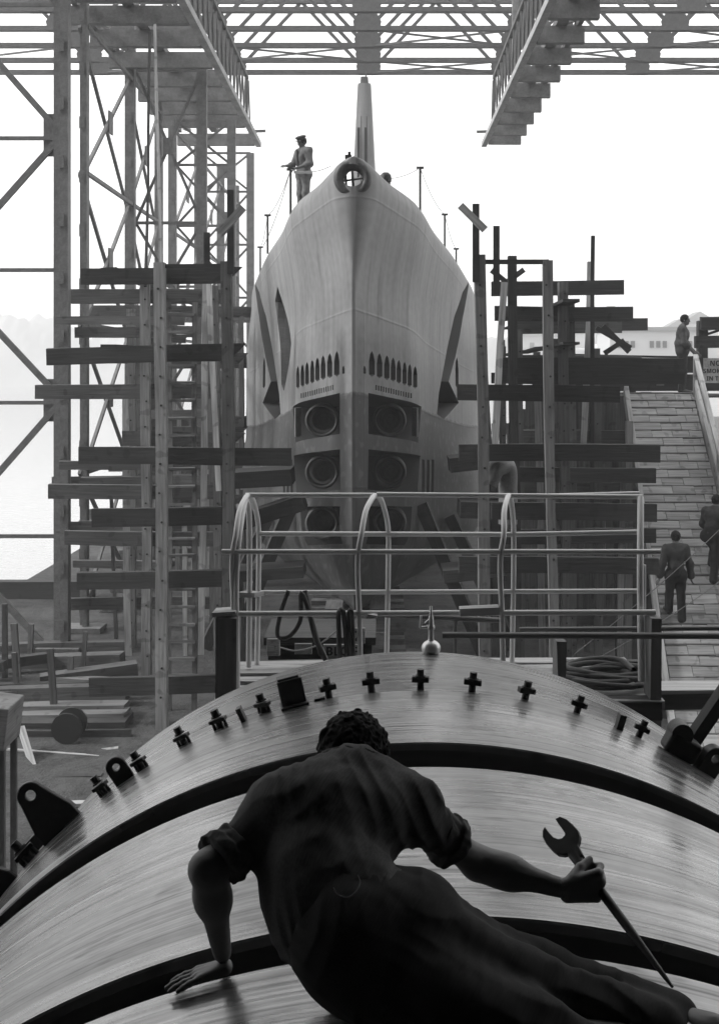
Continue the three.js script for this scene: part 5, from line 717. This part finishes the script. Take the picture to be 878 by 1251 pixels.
  const head = new THREE.ExtrudeGeometry(new THREE.Shape(out), { depth: 0.014, bevelSize: 0.003, bevelThickness: 0.004, bevelSegments: 2 }); head.translate(0, 0, -0.007);
  const test = V(0, 0, 0).addScaledVector(b, 1), flip = Math.sign(test.x * -ax.y + -test.y * ax.x) || 1;
  const basis = new THREE.Matrix4().makeBasis(a, b.clone().multiplyScalar(flip), V(0, 0, 0).crossVectors(a, b.clone().multiplyScalar(flip)));
  head.applyMatrix4(basis); head.translate(C.x, C.y, C.z); mesh('jaw', local(head, w), M.black, w);
  const L = C.distanceTo(E), pr = [[0.0035, 0], [0.006, 0.03], [0.012, L * 0.55], [0.0135, L], [0.0155, L + 0.1]].map(([x, y]) => new THREE.Vector2(x, y)), sg = new THREE.LatheGeometry(pr, 16); sg.applyQuaternion(new THREE.Quaternion().setFromUnitVectors(V(0, 1, 0), a)); mesh('handle', sg, M.black, w);
}
{
  const hand = (j, s, q, curl = 0.35) => { const e = j['el' + s], w = j['wr' + s], f = w.clone().sub(e).normalize(), side = V(0, 0, 1).applyQuaternion(q), sd = side.addScaledVector(f, -side.dot(f)).normalize(), n = V(0, 0, 0).crossVectors(f, sd); if (s === 'L') n.negate(); return handParts(w, f, sd, n, [curl, curl, curl], 0.08); };
  const std = (label, p, H, turn, over, o2) => { const { j, q } = standing(p, H, turn, over), o = thing('person', label, 'person', p); const hq = q.clone().multiply(look(V(...(o2.look ?? [0, -0.1, 1])))); figure(o, j, { cell: 0.016, fine: 0.007, clothCell: 0.014, hands: [hand(j, 'L', q), hand(j, 'R', q)], skin: M.skin, sleeve: 1.9, hair: 0.008, headQ: hq, ...o2 }); return { o, j, q, hq }; };
  // officer on the foredeck
  const po = P(371, 455, 28); po.y = CY + 3.84 - drop(4.5);
  const A = std('man in khaki shirt, tie and peaked cap standing on the submarine bow', po, 1.74, -0.85, { elR: [-0.23, 1.12, 0.14], wrR: [-0.1, 1.08, 0.42], elL: [0.24, 1.12, 0.02], wrL: [0.12, 1.02, 0.28], head: [0, 1.62, 0.05], chest: [0, 1.28, 0.03], neck: [0, 1.455, 0.025] }, { shirt: M.khaki, trousers: M.khaki, sleeve: 1.25, look: [-0.15, -0.3, 1] });
  { const c = A.j.head, cap = new THREE.LatheGeometry([[0, 0.15], [0.07, 0.148], [0.118, 0.128], [0.128, 0.108], [0.112, 0.092], [0.096, 0.088], [0.098, 0.05], [0.09, 0.048]].map(([x, y]) => new THREE.Vector2(x, y)), 28), vis = new THREE.CylinderGeometry(0.1, 0.125, 0.014, 24, 1, false, -1.15, 2.3).translate(0, 0.046, 0.03); const g = join([cap, vis]); g.applyQuaternion(A.hq); g.translate(c.x, c.y, c.z); mesh('peaked_cap', local(g, A.o), M.grey, A.o); }
  { const g = new RoundedBoxGeometry(0.06, 0.36, 0.02, 1, 0.006).rotateX(0.06).translate(0, 1.25, 0.175); g.applyQuaternion(A.q); mesh('necktie', g, M.charcoal, A.o); }
  // man at the head of the ramp
  const pu = P(833, 455, 29.5); pu.y = CY - 0.496;
  std('man in grey shirt standing sideways at the head of the ramp', pu, 1.84, 1.25, { elL: [0.23, 1.12, 0.04], wrL: [0.2, 0.92, 0.26], elR: [-0.22, 1.12, 0.06], wrR: [-0.12, 0.9, 0.25], head: [0, 1.62, 0.06], waist: [0, 1.1, -0.03] }, { shirt: M.grey, trousers: M.charcoal, sleeve: 1.3, look: [-0.1, -0.05, 1] });
  // men climbing the ramp
  const on = (x, d) => V(x, CY - 4.78 + 0.9 * (d - 24.2) + 0.07, -d);
  const pr = on(sx(825, 24.2), 24.2);
  std('man in dark work clothes walking on the lower part of the ramp', pr, 1.74, Math.PI + 0.08, { knL: [0.1, 0.53, 0.1], anL: [0.1, 0.24, 0.1], toL: [0.12, 0.25, 0.26], knR: [-0.1, 0.5, 0.0], anR: [-0.1, 0.09, -0.06], toR: [-0.12, 0.1, 0.1], elL: [0.27, 1.14, -0.02], elR: [-0.26, 1.12, -0.04], wrL: [0.3, 0.9, 0.04], wrR: [-0.3, 0.88, 0.02] }, { shirt: M.charcoal, trousers: M.navy, skin: M.skin });
  const pq = on(sx(868, 24.9), 24.9);
  std('man in dark clothes striding up the ramp at its right rail', pq, 1.76, Math.PI - 0.7, { pelvis: [0, 0.94, 0], waist: [0, 1.08, 0.06], chest: [0, 1.25, 0.12], neck: [0, 1.42, 0.18], head: [0, 1.58, 0.24], shL: [0.18, 1.38, 0.15], shR: [-0.18, 1.38, 0.15], elL: [0.26, 1.12, 0.18], elR: [-0.28, 1.1, 0.0], wrL: [0.2, 0.94, 0.36], wrR: [-0.28, 0.9, 0.12], knL: [0.1, 0.66, 0.34], anL: [0.1, 0.36, 0.22], toL: [0.12, 0.37, 0.38], knR: [-0.1, 0.5, -0.02], anR: [-0.1, 0.09, -0.12], toR: [-0.12, 0.1, 0.04] }, { shirt: M.charcoal, trousers: M.navy });
}
renderer.render(scene, camera);
